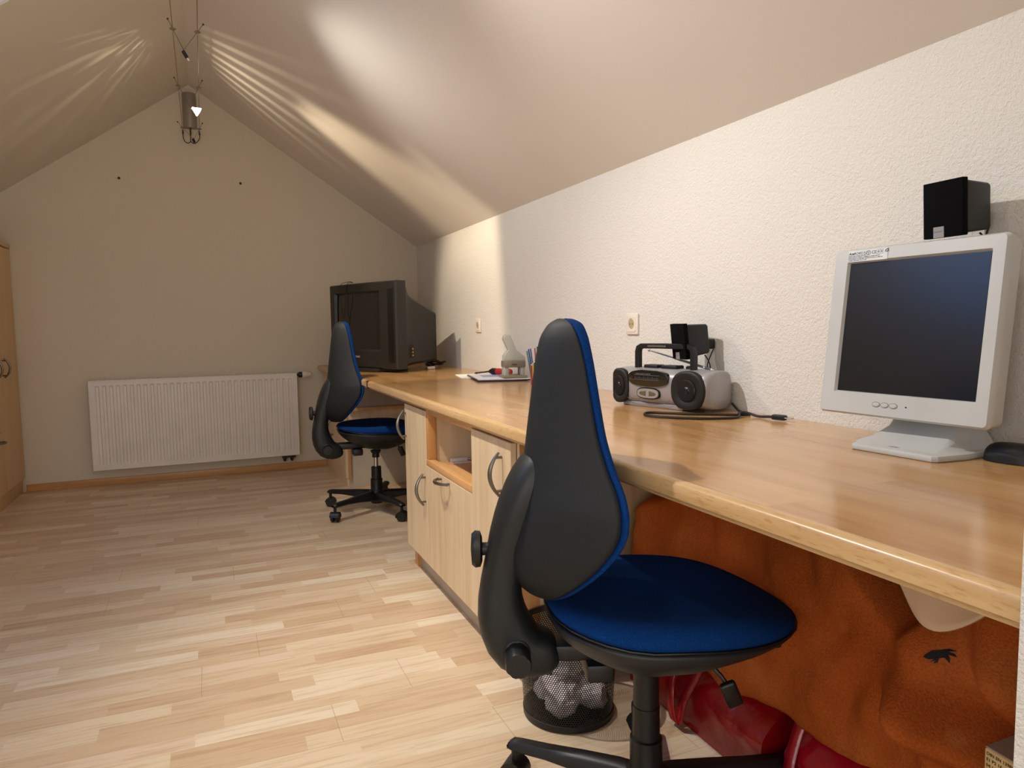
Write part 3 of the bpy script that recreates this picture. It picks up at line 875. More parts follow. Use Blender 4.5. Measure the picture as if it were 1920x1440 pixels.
# ================================================================== wall sockets
def outlet(y, z, label):
    o = thing('wall_socket', label, 'wall socket', (W, y, z))
    bm = bmesh.new(); h = .0405
    box(bm, W-.0095, W, y-h, y+h, z-h, z+h, .004, 3); f = obj('frame', bm, 'white', o, True)
    bm = bmesh.new(); k = .0305
    # insert with a round well
    N = 32; xf = W-.0115
    def sq(a, s):
        c, s_ = math.cos(a), math.sin(a); m_ = max(abs(c), abs(s_)); return Vector((0, y+s*c/m_, z+s*s_/m_))
    rs = [[sq(2*PI*(i+.5)/N, k)+Vector((W-.0095, 0, 0)) for i in range(N)], [sq(2*PI*(i+.5)/N, k-.001)+Vector((xf, 0, 0)) for i in range(N)]]
    for r_, x_ in ((.0225, xf), (.0215, xf), (.0195, W-.002)): rs.append([Vector((x_, y+r_*math.cos(2*PI*(i+.5)/N), z+r_*math.sin(2*PI*(i+.5)/N))) for i in range(N)])
    R_ = [[bm.verts.new(p) for p in r] for r in rs]
    for A, B in zip(R_, R_[1:]):
        for q in range(N): bm.faces.new((A[q], A[(q+1) % N], B[(q+1) % N], B[q]))
    bmesh.ops.recalc_face_normals(bm, faces=bm.faces)
    obj('insert', bm, 'white', o, True)
    bm = bmesh.new(); lathe(bm, [(.0192, W-.0095-.0004), (.0001, W-.0095-.0004)], 24, (0, y, z), 'x', caps=False); obj('well', bm, 'well', o, True)
    bm = bmesh.new()
    for s in (-1, 1): lathe(bm, [(.0025, W-.0104), (.0001, W-.0104)], 10, (0, y+s*.0095, z), 'x', caps=False)
    obj('pin_hole', bm, 'dark', o, True)
outlet(2.352, 1.021, 'white square wall socket above the radio cassette player')
outlet(4.055, 1.022, 'white square wall socket nearest the television')

# ================================================================== satellite speakers on the wall
def speaker(label, pos, yaw, pitch_, brand=True):
    s = thing('satellite_speaker', label, 'speaker', pos, yaw)
    # local: -x front, y along the wall, z up
    mt = Matrix.Rotation(pitch_, 4, 'Y')
    bm = bmesh.new(); rings = []
    for x_, hy, hz in ((-.028, .040, .050), (-.020, .041, .051), (.040, .037, .046), (.046, .034, .043)):
        c = .004; rings.append([mt @ Vector((x_, y_, z_)) for y_, z_ in ((-hy+c, -hz), (hy-c, -hz), (hy, -hz+c), (hy, hz-c), (hy-c, hz), (-hy+c, hz), (-hy, hz-c), (-hy, -hz+c))])
    loftmesh(bm, rings); obj('cabinet', bm, 'black', s, angle=.5)
    bm = bmesh.new(); box(bm, -.043, -.0285, -.044, .044, -.056, .056, .0015, 2, mt); g = obj('grille', bm, 'cloth_black', s)
    bm = bmesh.new(); box(bm, -.0445, -.0425, -.0035, .020, -.0562, -.034, .0006, 1, mt); b = obj('badge', bm, 'silver', g)
    me = text_mesh('CREATIVE', .0044, .0001)
    me.transform(mt @ basis((-.0447, .0192, -.0455), (0, -1, 0), (0, 0, 1), (-1, 0, 0)))
    obj('badge_lettering', me, 'inkgrey', g, smooth=False)
    bm = bmesh.new(); box(bm, .044, .088, -.004, .018, -.03, .002, .004)
    k = obj('wall_mount', bm, 'black', s)
    bm = bmesh.new(); tube(bm, catmull([(.044, -.015, -.048), (.050, -.026, -.065), (.055, -.030, -.085), (.056, -.022, -.10), (.054, -.014, -.085), (.06, -.014, -.062), (.078, -.01, -.03)], 4), .002, 6)
    obj('lead', bm, 'dark', s)
speaker('black satellite speaker on the wall above the monitor', (1.414, 1.004, 1.246), R(-3), R(-3))
speaker('small black satellite speaker on the wall behind the radio', (1.412, 1.878, .968), R(-8), R(-6))

# ================================================================== monitor
mon = thing('computer_monitor', 'putty coloured flat monitor on a wide foot near the right edge', 'monitor', (1.30, 1.05, DZ), 0)
yw, tl = .062, .123
a_ = Vector((math.sin(yw), -math.cos(yw), 0)); n_ = Vector((math.cos(yw), math.sin(yw), 0)); u_ = Vector((0, 0, 1))*math.cos(tl)+n_*math.sin(tl)
nn = a_.cross(u_); 
if nn.x < 0: nn = -nn
# local panel coords: s along a_, t up, d into wall
MB = Vector((1.300, 1.245, .816)); MM = basis(MB, a_, u_, nn)   # columns: x=s, y=t, z=d (into the wall)
w_, h_ = .379, .371
bm = bmesh.new(); b0, b1, c0_, c1_ = .041, w_-.031, .051, h_-.033
def rr(x0, x1, y0, y1, z, rad_=.0, N=4):
    pts = []
    for (cx, cy, s0) in ((x1-rad_, y0+rad_, -90), (x1-rad_, y1-rad_, 0), (x0+rad_, y1-rad_, 90), (x0+rad_, y0+rad_, 180)):
        for i in range(N+1): t = R(s0+90*i/N); pts.append(Vector((cx+rad_*math.cos(t), cy+rad_*math.sin(t), z)))
    return pts
rings = [rr(0.02, w_-.02, .02, h_-.02, .062, .02), rr(.004, w_-.004, .006, h_-.004, .050, .012), rr(0, w_, .002, h_, .018, .010), rr(0, w_, 0, h_, .008, .009), rr(.004, w_-.004, .004, h_-.004, 0, .008),
         rr(b0-.004, b1+.004, c0_-.004, c1_+.004, -.0005, .003), rr(b0, b1, c0_, c1_, .007, .001)]
R_ = [[bm.verts.new(p) for p in r] for r in rings]; fs = [bm.faces.new(R_[0])]; n = len(R_[0])
for A, B in zip(R_, R_[1:]):
    for k in range(n): fs.append(bm.faces.new((A[k], A[(k+1) % n], B[(k+1) % n], B[k])))
fs.append(bm.faces.new(R_[-1][::-1]))
bmesh.ops.recalc_face_normals(bm, faces=fs); bmesh.ops.transform(bm, matrix=MM, verts=bm.verts)
hs = obj('housing', bm, 'pc', mon, True, angle=.5)
bm = bmesh.new(); box(bm, b0+.0005, b1-.0005, c0_+.0005, c1_-.0005, .0055, .0068, 0, 1); bmesh.ops.transform(bm, matrix=MM, verts=bm.verts)
obj('screen', bm, 'lcd', mon, True, smooth=False)
bm = bmesh.new(); box(bm, .06, w_-.06, .05, h_-.05, .06, .078, .008); bmesh.ops.transform(bm, matrix=MM, verts=bm.verts); obj('rear_cover', bm, 'pc', mon, True)
for i, cx in enumerate((.146, .166, .186)):
    bm = bmesh.new(); lathe(bm, [(.0085, .001), (.0085, -.0012), (.0070, -.0022), (.0001, -.0024)], 20)
    for v in bm.verts: v.co = Vector((v.co.x*1.0+cx, v.co.y*.55+.027, v.co.z))
    bmesh.ops.transform(bm, matrix=MM, verts=bm.verts); bt = obj('button', bm, 'pc', mon, True)
    bm = bmesh.new(); tube(bm, [(cx+.0092*math.cos(2*PI*k/20), .027+.0054*math.sin(2*PI*k/20), -.0004) for k in range(20)], .0006, 5, closed=True)
    bmesh.ops.transform(bm, matrix=MM, verts=bm.verts); obj('button_groove', bm, 'inkgrey', bt, True)
bm = bmesh.new(); lathe(bm, [(.0016, .0005), (.0016, -.0009), (.0001, -.0009)], 10, (.214, .027, 0)); bmesh.ops.transform(bm, matrix=MM, verts=bm.verts); obj('power_light', bm, 'dark', mon, True)
bm = bmesh.new(); box(bm, .0375, .135, h_-.0305, h_-.0055, -.0012, -.0006, 0); bmesh.ops.transform(bm, matrix=MM, verts=bm.verts)
M['sticker'] = plain('label_film', (212, 213, 210), .3)
stk = obj('label_sticker', bm, 'sticker', mon, True, smooth=False)
def mtxt(body, s, t, size, bold=0, mat='ink', sx=1, shear=0, par=None, name='lettering'):
    me = text_mesh(body, size, .00008, bold, shear, sx)
    me.transform(MM @ basis((s, t, -.0014), (1, 0, 0), (0, 1, 0), (0, 0, -1)))
    # housing local frame is offset by the monitor's base point
    me.transform(world_of(mon).inverted())
    return obj(name, me, mat, par or mon, smooth=False)
mtxt('Acer', .0385, h_-.0145, .0078, .00025, shear=.3, name='maker_lettering')
mtxt('AO4311U', .0520, h_-.0145, .0078, .0001, name='model_lettering')
small = ['18-inch colour monitor 100-240V~', 'Model AO4311U  50/60Hz  1.6-0.8A', 'Serial 91700431 1U made 2001', 'Complies with DHHS rules 21 CFR']
for i, s_ in enumerate(small): mtxt(s_, .0385, h_-.0182-.0034*i, .0032, .00004, name='small_print')
mtxt('Tested to comply with FCC', .0810, h_-.0215, .0032, .00004, name='small_print')
mtxt('Standards for home or office use', .0810, h_-.0248, .0032, .00004, name='small_print')
mtxt('CE', .0960, h_-.0160, .0100, .0001, name='ce_mark')
bm = bmesh.new()
tube(bm, [(.0885+.0046*math.cos(2*PI*k/20), h_-.0130+.0046*math.sin(2*PI*k/20), -.0012) for k in range(20)], .0006, 4, closed=True)
tube(bm, [(.0865, h_-.0105, -.0012), (.0885, h_-.0135, -.0012), (.0905, h_-.0105, -.0012)], .0006, 4); tube(bm, [(.0885, h_-.0135, -.0012), (.0885, h_-.0165, -.0012)], .0006, 4)
for (x0_, x1_) in ((.1095, .1165), (.1165, .1240)):
    tube(bm, [(x0_, h_-.0170, -.0012), (x1_, h_-.0170, -.0012), (x1_, h_-.0080, -.0012), (x0_, h_-.0080, -.0012)], .0004, 4, closed=True)
    xm = (x0_+x1_)/2
    tube(bm, [(xm, h_-.0150, -.0012), (xm, h_-.0095, -.0012)], .0006, 4); tube(bm, [(xm-.002, h_-.0125, -.0012), (xm+.002, h_-.0125, -.0012)], .0006, 4)
tube(bm, [(.1290, h_-.0140, -.0012), (.1310, h_-.0095, -.0012), (.1345, h_-.0080, -.0012), (.1355, h_-.0120, -.0012), (.1320, h_-.0150, -.0012)], .0010, 5)
bmesh.ops.transform(bm, matrix=MM, verts=bm.verts); obj('approval_marks', bm, 'ink', mon, True)
# foot and neck
bm = bmesh.new()
prism(bm, [(1.252, 1.106), (1.258, 1.112), (1.340, 1.150), (1.470, 1.158), (1.478, 1.150), (1.478, .935), (1.470, .927), (1.345, .915), (1.268, .922), (1.260, .930)], 'z', DZ, DZ+.013, .004, 2)
obj('foot', bm, 'pc', mon, True)
bm = bmesh.new(); rings = []
for (x0_, x1_, z_, hw_) in ((1.285, 1.470, DZ+.013, .098), (1.325, 1.465, DZ+.022, .088), (1.362, 1.460, DZ+.042, .078), (1.385, 1.455, DZ+.075, .072), (1.390, 1.450, DZ+.13, .068), (1.375, 1.44, DZ+.18, .06)):
    c = .008; y_ = 1.035
    rings.append([Vector(p) for p in ((x0_, y_-hw_+c, z_), (x0_+c, y_-hw_, z_), (x1_, y_-hw_, z_), (x1_, y_+hw_, z_), (x0_+c, y_+hw_, z_), (x0_, y_+hw_-c, z_))])
loftmesh(bm, rings); obj('neck', bm, 'pc', mon, True, angle=.9)
me = text_mesh('Acer', .011, .0002, .0002, .25)
me.transform(basis((1.283, 1.043, DZ+.0135), (0, -1, 0), (1, 0, 0), (0, 0, 1))); me.transform(world_of(mon).inverted())
obj('foot_lettering', me, 'inkgrey', mon, smooth=False)

# ================================================================== mouse
ms = thing('computer_mouse', 'black computer mouse beside the monitor foot', 'mouse', (1.400, .856, DZ), R(-70))
bm = bmesh.new()
def mouse_fn(s, t):
    a = 2*PI*s; k = t
    x = .058*math.cos(a)*(1-.0*k); y = .032*math.sin(a)*(1+.10*math.cos(a))
    rad_ = math.cos(t*PI/2)
    hz = .036*math.sin(t*PI/2)**.8*(1-.15*math.cos(a)*rad_)
    return Vector((x*rad_**.6, y*rad_**.6, .001+hz))
V = grid(bm, 28, 9, lambda s, t: mouse_fn(s, min(t, .999)), closed_u=True)
bm.faces.new([V[i][0] for i in range(28)][::-1])
bmesh.ops.recalc_face_normals(bm, faces=bm.faces)
obj('shell', bm, 'black', ms)
bm = bmesh.new(); lathe(bm, [(.007, -.004), (.009, -.002), (.009, .002), (.007, .004)], 16, (.030, 0, .0285), 'y'); obj('scroll_wheel', bm, 'dark', ms)
bm = bmesh.new(); box(bm, .002, .052, -.0006, .0006, .012, .0335); obj('button_split', bm, 'dark', ms)
bm = bmesh.new(); tube(bm, catmull([(.056, 0, .010), (.085, .01, .003), (.11, .05, .003), (.10, .085, .003)], 5), .0018, 6); obj('lead', bm, 'dark', ms)

# ================================================================== radio cassette player
ex = Vector((.23, -.973, 0)).normalized()
rd = thing('radio_cassette_player', 'silver portable radio cassette player with raised black handle', 'radio', (1.265, 2.115, DZ), math.atan2(ex.y, ex.x))
# local: x along the front to the right, y into the wall, z up ; length .39
LN = .400; DP = .140; HB, HT = .007, .127
bm = bmesh.new()
def rsec(x):
    """body section at x: rounded, ends pulled in"""
    e = min(x, LN-x); k = 1 if e > .028 else math.sin(math.acos(max(-1, 1-e/.028)))*.45+.55
    ym = DP/2; hy = DP/2*k; zm = (HB+HT)/2; hz = (HT-HB)/2*(.86+.14*k)
    pts = []
    for i in range(24):
        a = 2*PI*i/24; c, s_ = math.cos(a), math.sin(a)
        p_ = 3.2
        pts.append(Vector((x, ym+hy*math.copysign(abs(c)**(2/p_), c), zm+hz*math.copysign(abs(s_)**(2/p_), s_))))
    return pts
xs = [0, .004, .010, .018, .028]+[.028+(LN-.056)*i/10 for i in range(1, 11)]+[LN-.018, LN-.010, LN-.004, LN]
loftmesh(bm, [rsec(x) for x in xs])
obj('body', bm, 'silver', rd, angle=1.2)
bm = bmesh.new(); prism(bm, [(.045, .012), (.30, .012), (.30, DP-.02), (.045, DP-.02)], 'z', 0, .016, .004, 2); obj('base', bm, 'silver', rd)
for cx, lab in ((.038, 'l'), (LN-.072, 'r')):
    bm = bmesh.new(); rx_, rz_ = (.044, .058) if lab == 'l' else (.063, .060); kk = rx_/.062
    zc = .066
    rings = []
    for k, d_ in ((1.0, .010), (1.0, -.002), (.94, -.006), (.80, -.006), (.62, -.003), (.60, -.0025), (.45, -.0025), (.001, -.003)):
        rg = []
        for i in range(40):
            a = 2*PI*i/40; c, s_ = math.cos(a), math.sin(a); p_ = 2.4
            x_ = cx+rx_*k*math.copysign(abs(c)**(2/p_), c); z_ = zc+rz_*k*math.copysign(abs(s_)**(2/p_), s_)
            edge = max(0, (.036-min(x_, LN-x_))/.036)
            rg.append(Vector((max(x_, .004), d_+.010*edge**2, z_)))
        rings.append(rg)
    loftmesh(bm, rings); g = obj('speaker_grille', bm, 'spk', rd, angle=1.0)
    bm = bmesh.new(); rings = []
    for k, d_ in ((.034, -.0045), (.031, -.0075), (.012, -.0045), (.0105, -.006), (.006, -.0085), (.0001, -.009)):
        rings.append([Vector((cx+.004*(1-kk)+kk*k*math.cos(2*PI*i/32), d_, zc+k*math.sin(2*PI*i/32))) for i in range(32)])
    loftmesh(bm, rings); obj('speaker_cone', bm, 'cone', g)
def oval(bm, cx, cz, rx_, rz_, y0, y1, p_=3, bow=0, n=36):
    rings = []
    for k, y in ((1, y1), (1, y0+.002), (.97, y0), (.5, y0-bow), (.001, y0-bow)):
        rings.append([Vector((cx+rx_*k*math.copysign(abs(math.cos(2*PI*i/n))**(2/p_), math.cos(2*PI*i/n)), y, cz+rz_*k*math.copysign(abs(math.sin(2*PI*i/n))**(2/p_), math.sin(2*PI*i/n)))) for i in range(n)])
    loftmesh(bm, rings)
bm = bmesh.new(); oval(bm, .168, .096, .086, .0265, -.006, .010, 2.8, .003); dp_ = obj('tuner_window', bm, 'gloss', rd)
bm = bmesh.new()
for i in range(22): box(bm, .118+.0048*i, .1186+.0048*i, -.0098, -.0092, .094, .094+(.004 if i % 4 else .008))
for zq in (.091, .106): box(bm, .115, .224, -.0098, -.0092, zq, zq+.0007)
obj('tuner_scale', bm, 'inkgrey', dp_, smooth=False)
me = text_mesh('STEREO RADIO CASSETTE', .0055, .0001); me.transform(basis((.122, -.0098, .108), (1, 0, 0), (0, 0, 1), (0, -1, 0))); obj('tuner_lettering', me, 'inkgrey', dp_, smooth=False)
bm = bmesh.new(); oval(bm, .170, .047, .050, .019, -.004, .010, 2.8, .001); dr = obj('cassette_door', bm, 'dark', rd)
bm = bmesh.new(); oval(bm, .170, .047, .046, .0155, -.0062, -.002, 2.8, .0005); obj('cassette_plate', bm, 'silver', dr)
bm = bmesh.new()
for s in (-1, 1): prism(bm, [(.170+s*.007, .039), (.170+s*.007, .055), (.170+s*.030, .052), (.170+s*.036, .047), (.170+s*.030, .042)], 'y', -.0085, -.004, .001, 1)
obj('cassette_window', bm, 'smoke', dr)
bm = bmesh.new(); tube(bm, [(.075, -.001, .028), (.10, -.0015, .022), (.24, -.0015, .020), (.262, -.001, .030)], .0008, 5); obj('panel_seam', bm, 'silverd', rd)
bm = bmesh.new(); tube(bm, [(LN-.012, y_, .070+.0535*math.copysign(abs(s_)**.63, s_)) for y_, s_ in [(DP/2+(DP/2-.030)*math.copysign(abs(math.cos(t))**.63, math.cos(t)), math.sin(t)) for t in [2*PI*i/32 for i in range(32)]]], .0006, 4, closed=True)
bm.free(); bm = bmesh.new()
hh = .198
pts = [(.078, .05, .112), (.078, .05, hh-.018), (.082, .05, hh-.006), (.095, .05, hh), (.19, .05, hh+.001), (.295, .05, hh), (.308, .05, hh-.006), (.312, .05, hh-.018), (.312, .05, .112)]
rings = []
P3 = [Vector(p) for p in pts]
for i, p in enumerate(P3):
    d = (P3[min(i+1, len(P3)-1)]-P3[max(i-1, 0)]).normalized(); n2 = Vector((d.z, 0, -d.x))
    hwid = .0085
    rings.append([p+n2*a*hwid+Vector((0, b*.011, 0)) for a, b in ((-1, -.7), (-.7, -1), (.7, -1), (1, -.7), (1, .7), (.7, 1), (-.7, 1), (-1, .7))])
loftmesh(bm, rings); obj('carry_handle', bm, 'black', rd, angle=.6)
bm = bmesh.new(); box(bm, .13, .21, .036, .0385, hh-.003, hh+.003, .001, 1); obj('handle_inlay', bm, 'silverd', rd)
bm = bmesh.new()
tube(bm, [(.350, .10, .124), (.095, .085, .182)], .0028, 8); tube(bm, [(.345, .0998, .125), (.20, .0912, .158)], .0040, 8)
lathe(bm, [(.0001, -.005), (.0045, -.003), (.0045, .003), (.0001, .005)], 12, (.093, .085, .1825), 'x')
obj('aerial', bm, 'aerial', rd)
bm = bmesh.new()
for xa, xb in ((.105, .165), (.180, .245)):
    box(bm, xa, xb, .045, .085, .120, .137, .004)
    
obj('top_keys', bm, 'black', rd)
bm = bmesh.new(); lathe(bm, [(.012, .120), (.012, .133), (.009, .136), (.0001, .136)], 20, (.275, .075, 0)); obj('volume_dial', bm, 'black', rd)
# mains lead lying on the worktop
ml = thing('mains_lead', 'black mains lead with two pin plug in front of the radio', 'mains lead', (1.35, 1.75, DZ))
bm = bmesh.new()
P = [(1.470, 1.745, .775), (1.462, 1.70, .7545), (1.455, 1.65, .7545), (1.425, 1.635, .7545), (1.385, 1.66, .7545), (1.35, 1.69, .7545), (1.305, 1.725, .7545), (1.262, 1.77, .7545), (1.222, 1.81, .7545), (1.19, 1.80, .7545), (1.172, 1.76, .7545), (1.186, 1.715, .7545), (1.225, 1.665, .7545), (1.275, 1.622, .7545), (1.33, 1.60, .7545), (1.375, 1.605, .7545), (1.40, 1.63, .761), (1.42, 1.625, .762), (1.433, 1.59, .7545), (1.436, 1.545, .758), (1.437, 1.53, .758)]
tube(bm, catmull(P, 6), .0038, 8); obj('lead', bm, 'dark', ml, True)
bm = bmesh.new(); mp_ = Matrix.Translation((1.437, 1.510, .760)) @ Matrix.Rotation(R(-72), 4, 'Z')
box(bm, -.022, .018, -.0095, .0095, -.0072, .0072, .004, 2, mp_); obj('plug', bm, 'black', ml, True)
bm = bmesh.new()
for s in (-1, 1): tube(bm, [mp_ @ Vector((.016, s*.006, 0)), mp_ @ Vector((.036, s*.006, 0))], .002, 8)
obj('plug_pin', bm, 'steel', ml, True)

# ================================================================== papers, punch, folders
def sheet(name, pts, z0, z1, mat, label, cat, bev=0):
    bm = bmesh.new(); prism(bm, pts, 'z', z0, z1, bev, 1)
    return tag(obj(name, bm, mat), label, cat)
sheet('paper_sheet', [(1.262, 3.800), (1.205, 3.52), (1.43, 3.46), (1.497, 3.76)], DZ, DZ+.0025, 'paper', 'white paper sheet under the folder, nearest the television', 'paper')
fo = thing('document_folder', 'dark purple folder under the hole punch', 'folder', (1.33, 3.4, DZ))
FP = [(1.276, 3.637), (1.190, 3.236), (1.440, 3.175), (1.496, 3.56)]
bm = bmesh.new(); prism(bm, FP, 'z', DZ+.0027, DZ+.0095); obj('cover', bm, 'purple', fo, True)
bm = bmesh.new(); prism(bm, [(1.280, 3.630), (1.196, 3.244), (1.437, 3.17), (1.490, 3.555)], 'z', DZ+.0095, DZ+.0135); obj('pages', bm, 'paper', fo, True)
M['bluepaper'] = plain('blue_tinted_paper', (176, 180, 224), .6)
sheet('notepaper', [(1.300, 3.50), (1.262, 3.36), (1.36, 3.33), (1.395, 3.47)], DZ+.0137, DZ+.0152, 'bluepaper', 'blue tinted note lying on the folder pages', 'notepaper')
# screwdriver
sd = thing('screwdriver', 'red and black handled screwdriver lying on the folder', 'screwdriver', (1.37, 3.45, DZ+.014))
p0, p1, p2, p3 = Vector((1.425, 3.375, .783)), Vector((1.375, 3.455, .784)), Vector((1.352, 3.495, .783)), Vector((1.305, 3.565, .772))
bm = bmesh.new(); tube(bm, [p0, p0.lerp(p1, .1), p0.lerp(p1, .5), p0.lerp(p1, .9), p1], .017, 12, radii=[.012, .017, .0155, .017, .016]); obj('handle', bm, 'red', sd, True)
bm = bmesh.new(); tube(bm, [p1, p1.lerp(p2, .6), p2], .016, 12, radii=[.0165, .0175, .009]); obj('collar', bm, 'black', sd, True)
bm = bmesh.new(); tube(bm, [p2, p3], .004, 8); tube(bm, [p3, p3+(p3-p2)*.15], .006, 8, radii=[.006, .003]); obj('shaft', bm, 'dot', sd, True)
# heavy duty punch, facing the camera
pn = thing('hole_punch', 'grey heavy duty hole punch with long upright lever', 'hole punch', (1.385, 3.25, DZ+.0135), R(-8))
bm = bmesh.new(); prism(bm, [(-.065, -.055), (.055, -.055), (.060, .07), (-.060, .07)], 'z', 0, .014, .004, 2); obj('base_tray', bm, 'punchd', pn)
bm = bmesh.new()
box(bm, -.052, -.030, -.02, .04, .012, .075, .003); box(bm, .030, .052, -.02, .04, .012, .075, .003)
obj('punch_block', bm, 'punch', pn)
bm = bmesh.new(); box(bm, -.054, .054, -.028, .045, .052, .085, .004); obj('cross_head', bm, 'punchd', pn)
bm = bmesh.new()
L_ = [(-.056, .083), (.056, .083), (.056, .102), (.026, .128), (.013, .136), (-.012, .196), (-.020, .210), (-.034, .217), (-.049, .211), (-.056, .197), (-.054, .188), (-.031, .138), (-.048, .120), (-.056, .108)]
prism(bm, L_, 'y', -.016, .016, .006, 3); obj('lever', bm, 'punch', pn)
me = text_mesh('leitz', .016, .0002, .0002); me.transform(basis((-.018, -.0285, .062), (1, 0, 0), (0, 0, 1), (0, -1, 0))); obj('maker_lettering', me, 'dot', pn, smooth=False)
# row of thin booklets
bc = [((150, 40, 46), 'red'), ((206, 170, 60), 'yellow'), ((34, 96, 66), 'green'), ((226, 224, 220), 'white'), ((92, 74, 150), 'violet'), ((20, 40, 90), 'navy'), ((120, 40, 60), 'maroon')]
x = 1.354
for i, (c, nm) in enumerate(bc):
    M['b'+nm] = plain('booklet_'+nm, c, .5)
    b = thing('booklet', 'thin %s booklet standing upright in the front row beside the hole punch' % nm, 'booklet', (x, 3.03, DZ), 0, 'thin booklets standing beside the hole punch')
    mt = Matrix.Translation((x, 2.98, 0)) @ Matrix.Rotation(R(-25), 4, 'Z') @ Matrix.Translation((-x, -2.98, 0))
    bm = bmesh.new(); box(bm, x, x+.0066, 2.98, 3.07, DZ+.0003, DZ+.088+.006*(i % 3), .0008, 1, mt); obj('cover', bm, 'b'+nm, b, True)
    bm = bmesh.new(); box(bm, x+.0012, x+.0054, 2.981, 3.0695, DZ+.002, DZ+.0885+.006*(i % 3), 0, 1, mt); obj('pages', bm, 'paper', b, True)
    x += .0078
tc_ = [((70, 110, 110), 'teal', .150, 9), ((30, 60, 130), 'blue', .158, 8), ((44, 78, 150), 'mid blue', .160, 7), ((216, 214, 206), 'cream', .156, 5), ((170, 70, 90), 'rose', .162, 4), ((10, 14, 16), 'black', .168, 2), ((20, 100, 60), 'bright green', .168, 0)]
x = 1.396
for i, (c, nm, hh_, tlt) in enumerate(tc_):
    key = 'f'+nm; M[key] = plain('folder_'+nm, c, .45)
    o = thing('card_folder', 'tall %s card folder leaning behind the short booklets' % nm, 'folder', (x+.014, 3.13, DZ), 0, 'card folders leaning behind the booklets')
    bm = bmesh.new(); mt = Matrix.Translation((x+.016, 3.10, DZ+.0008)) @ Matrix.Rotation(R(-25), 4, 'Z') @ Matrix.Rotation(R(-tlt), 4, 'Y')
    box(bm, 0, .0060, 0, .045, 0, hh_, .0008, 1, mt); obj('cover', bm, key, o, True)
    bm = bmesh.new(); box(bm, .0015, .005, .001, .045, .002, hh_+.0005, 0, 1, mt); obj('pages', bm, 'paper', o, True)
    x += .0072

# ================================================================== waste basket
wb = thing('waste_basket', 'round black perforated metal waste basket behind the near chair', 'waste basket', (.838, 1.630, 0))
bm = bmesh.new(); N = 64
uvl = bm.loops.layers.uv.new('UVMap')
rings = []
for z_ in (.018, .08, .15, .226):
    r_ = .117+.014*(z_/.24); rings.append([bm.verts.new((r_*math.cos(2*PI*k/N), r_*math.sin(2*PI*k/N), z_)) for k in range(N)])
zl_ = (.018, .08, .15, .226)
for j in range(3):
    for k in range(N):
        f = bm.faces.new((rings[j][k], rings[j][(k+1) % N], rings[j+1][(k+1) % N], rings[j+1][k]))
        for lp, (kk, jj) in zip(f.loops, ((k, j), (k+1, j), (k+1, j+1), (k, j+1))): lp[uvl].uv = (kk/N*.7812, zl_[jj])
obj('perforated_wall', bm, 'perf', wb, merge=False)
bm = bmesh.new(); lathe(bm, [(.110, .001), (.1195, .003), (.1205, .019), (.117, .020), (.112, .008), (.0001, .006)], N); obj('base_ring', bm, 'black', wb)
bm = bmesh.new(); lathe(bm, [(.1285, .224), (.134, .225), (.1345, .239), (.1325, .241), (.1290, .240), (.1285, .224)], N, caps=False); obj('rim', bm, 'steel', wb)
def crumple(cx, cy, cz, r, seed, label):
    bm = bmesh.new(); bmesh.ops.create_icosphere(bm, subdivisions=3, radius=r)
    for v in bm.verts:
        n1 = noise.noise(v.co*22+Vector((seed, 0, 0))); n2 = noise.noise(v.co*55+Vector((0, seed, 0)))
        v.co *= 1+.40*n1+.24*n2
    bmesh.ops.transform(bm, matrix=Matrix.Translation((cx, cy, cz)), verts=bm.verts)
    tag(obj('crumpled_paper', bm, 'papercr', smooth=False), label, 'crumpled paper')
crumple(.803, 1.590, .062, .044, 1.3, 'crumpled white paper ball at the front of the waste basket')
crumple(.870, 1.678, .064, .046, 5.1, 'crumpled white paper ball at the back of the waste basket')
crumple(.836, 1.632, .142, .046, 9.4, 'crumpled white paper ball on top in the waste basket')
crumple(.885, 1.592, .062, .042, 3.7, 'crumpled white paper ball on the camera right side inside the waste basket')
crumple(.798, 1.664, .058, .036, 7.9, 'crumpled white paper ball on the far left side inside the waste basket')

# ================================================================== bags, blanket, bits below the worktop
def wavy_box(bm, x0, x1, y0, y1, z0, z1, amp, sc, seed, n=22, recess=0):
    r = bmesh.ops.create_grid(bm, x_segments=1, y_segments=1, size=.1); bmesh.ops.delete(bm, geom=bm.verts[:], context='VERTS')
    box(bm, x0, x1, y0, y1, z0, z1)
    bmesh.ops.subdivide_edges(bm, edges=bm.edges[:], cuts=n, use_grid_fill=True)
    for v in bm.verts:
        c = v.co; q = Vector((c.x*sc, c.y*sc, c.z*sc))+Vector((seed, seed*.7, 0))
        d = amp*(noise.noise(q)+.5*noise.noise(q*2.3))
        nrm = Vector(((c.x-(x0+x1)/2)/(x1-x0), (c.y-(y0+y1)/2)/(y1-y0), 0))
        top = max(0, (c.z-z0)/(z1-z0))
        v.co = c+Vector((d*(.3+top), d*.6, d*.5*top))-Vector((0, 0, 0))
        if v.co.z < z0: v.co.z = z0
        k_ = min(1, max(0, (v.co.z-.09)/.12)); v.co.x += recess*k_*k_*(3-2*k_)*max(0, 1-(v.co.x-x0)/(x1-x0))
        v.co.x += -(nrm.x)*.06*top**2; v.co.y += -(nrm.y)*.05*top**2
rb = thing('carrier_bag', 'glossy red carrier bag with loop handles under the orange blanket', 'bag', (1.2, 1.38, 0))
bm = bmesh.new(); wavy_box(bm, 1.075, 1.36, 1.17, 1.70, .002, .33, .022, 9, 2.0, recess=.11); obj('bag_body', bm, 'redbag', rb, True)
def strap(bm, pts, w=.014):
    P = catmull(pts, 6); L_ = []
    for p in P: L_.append((bm.verts.new(p+Vector((0, w, 0))), bm.verts.new(p-Vector((0, w, 0)))))
    for a, b in zip(L_, L_[1:]): bm.faces.new((a[0], b[0], b[1], a[1]))
bm = bmesh.new()
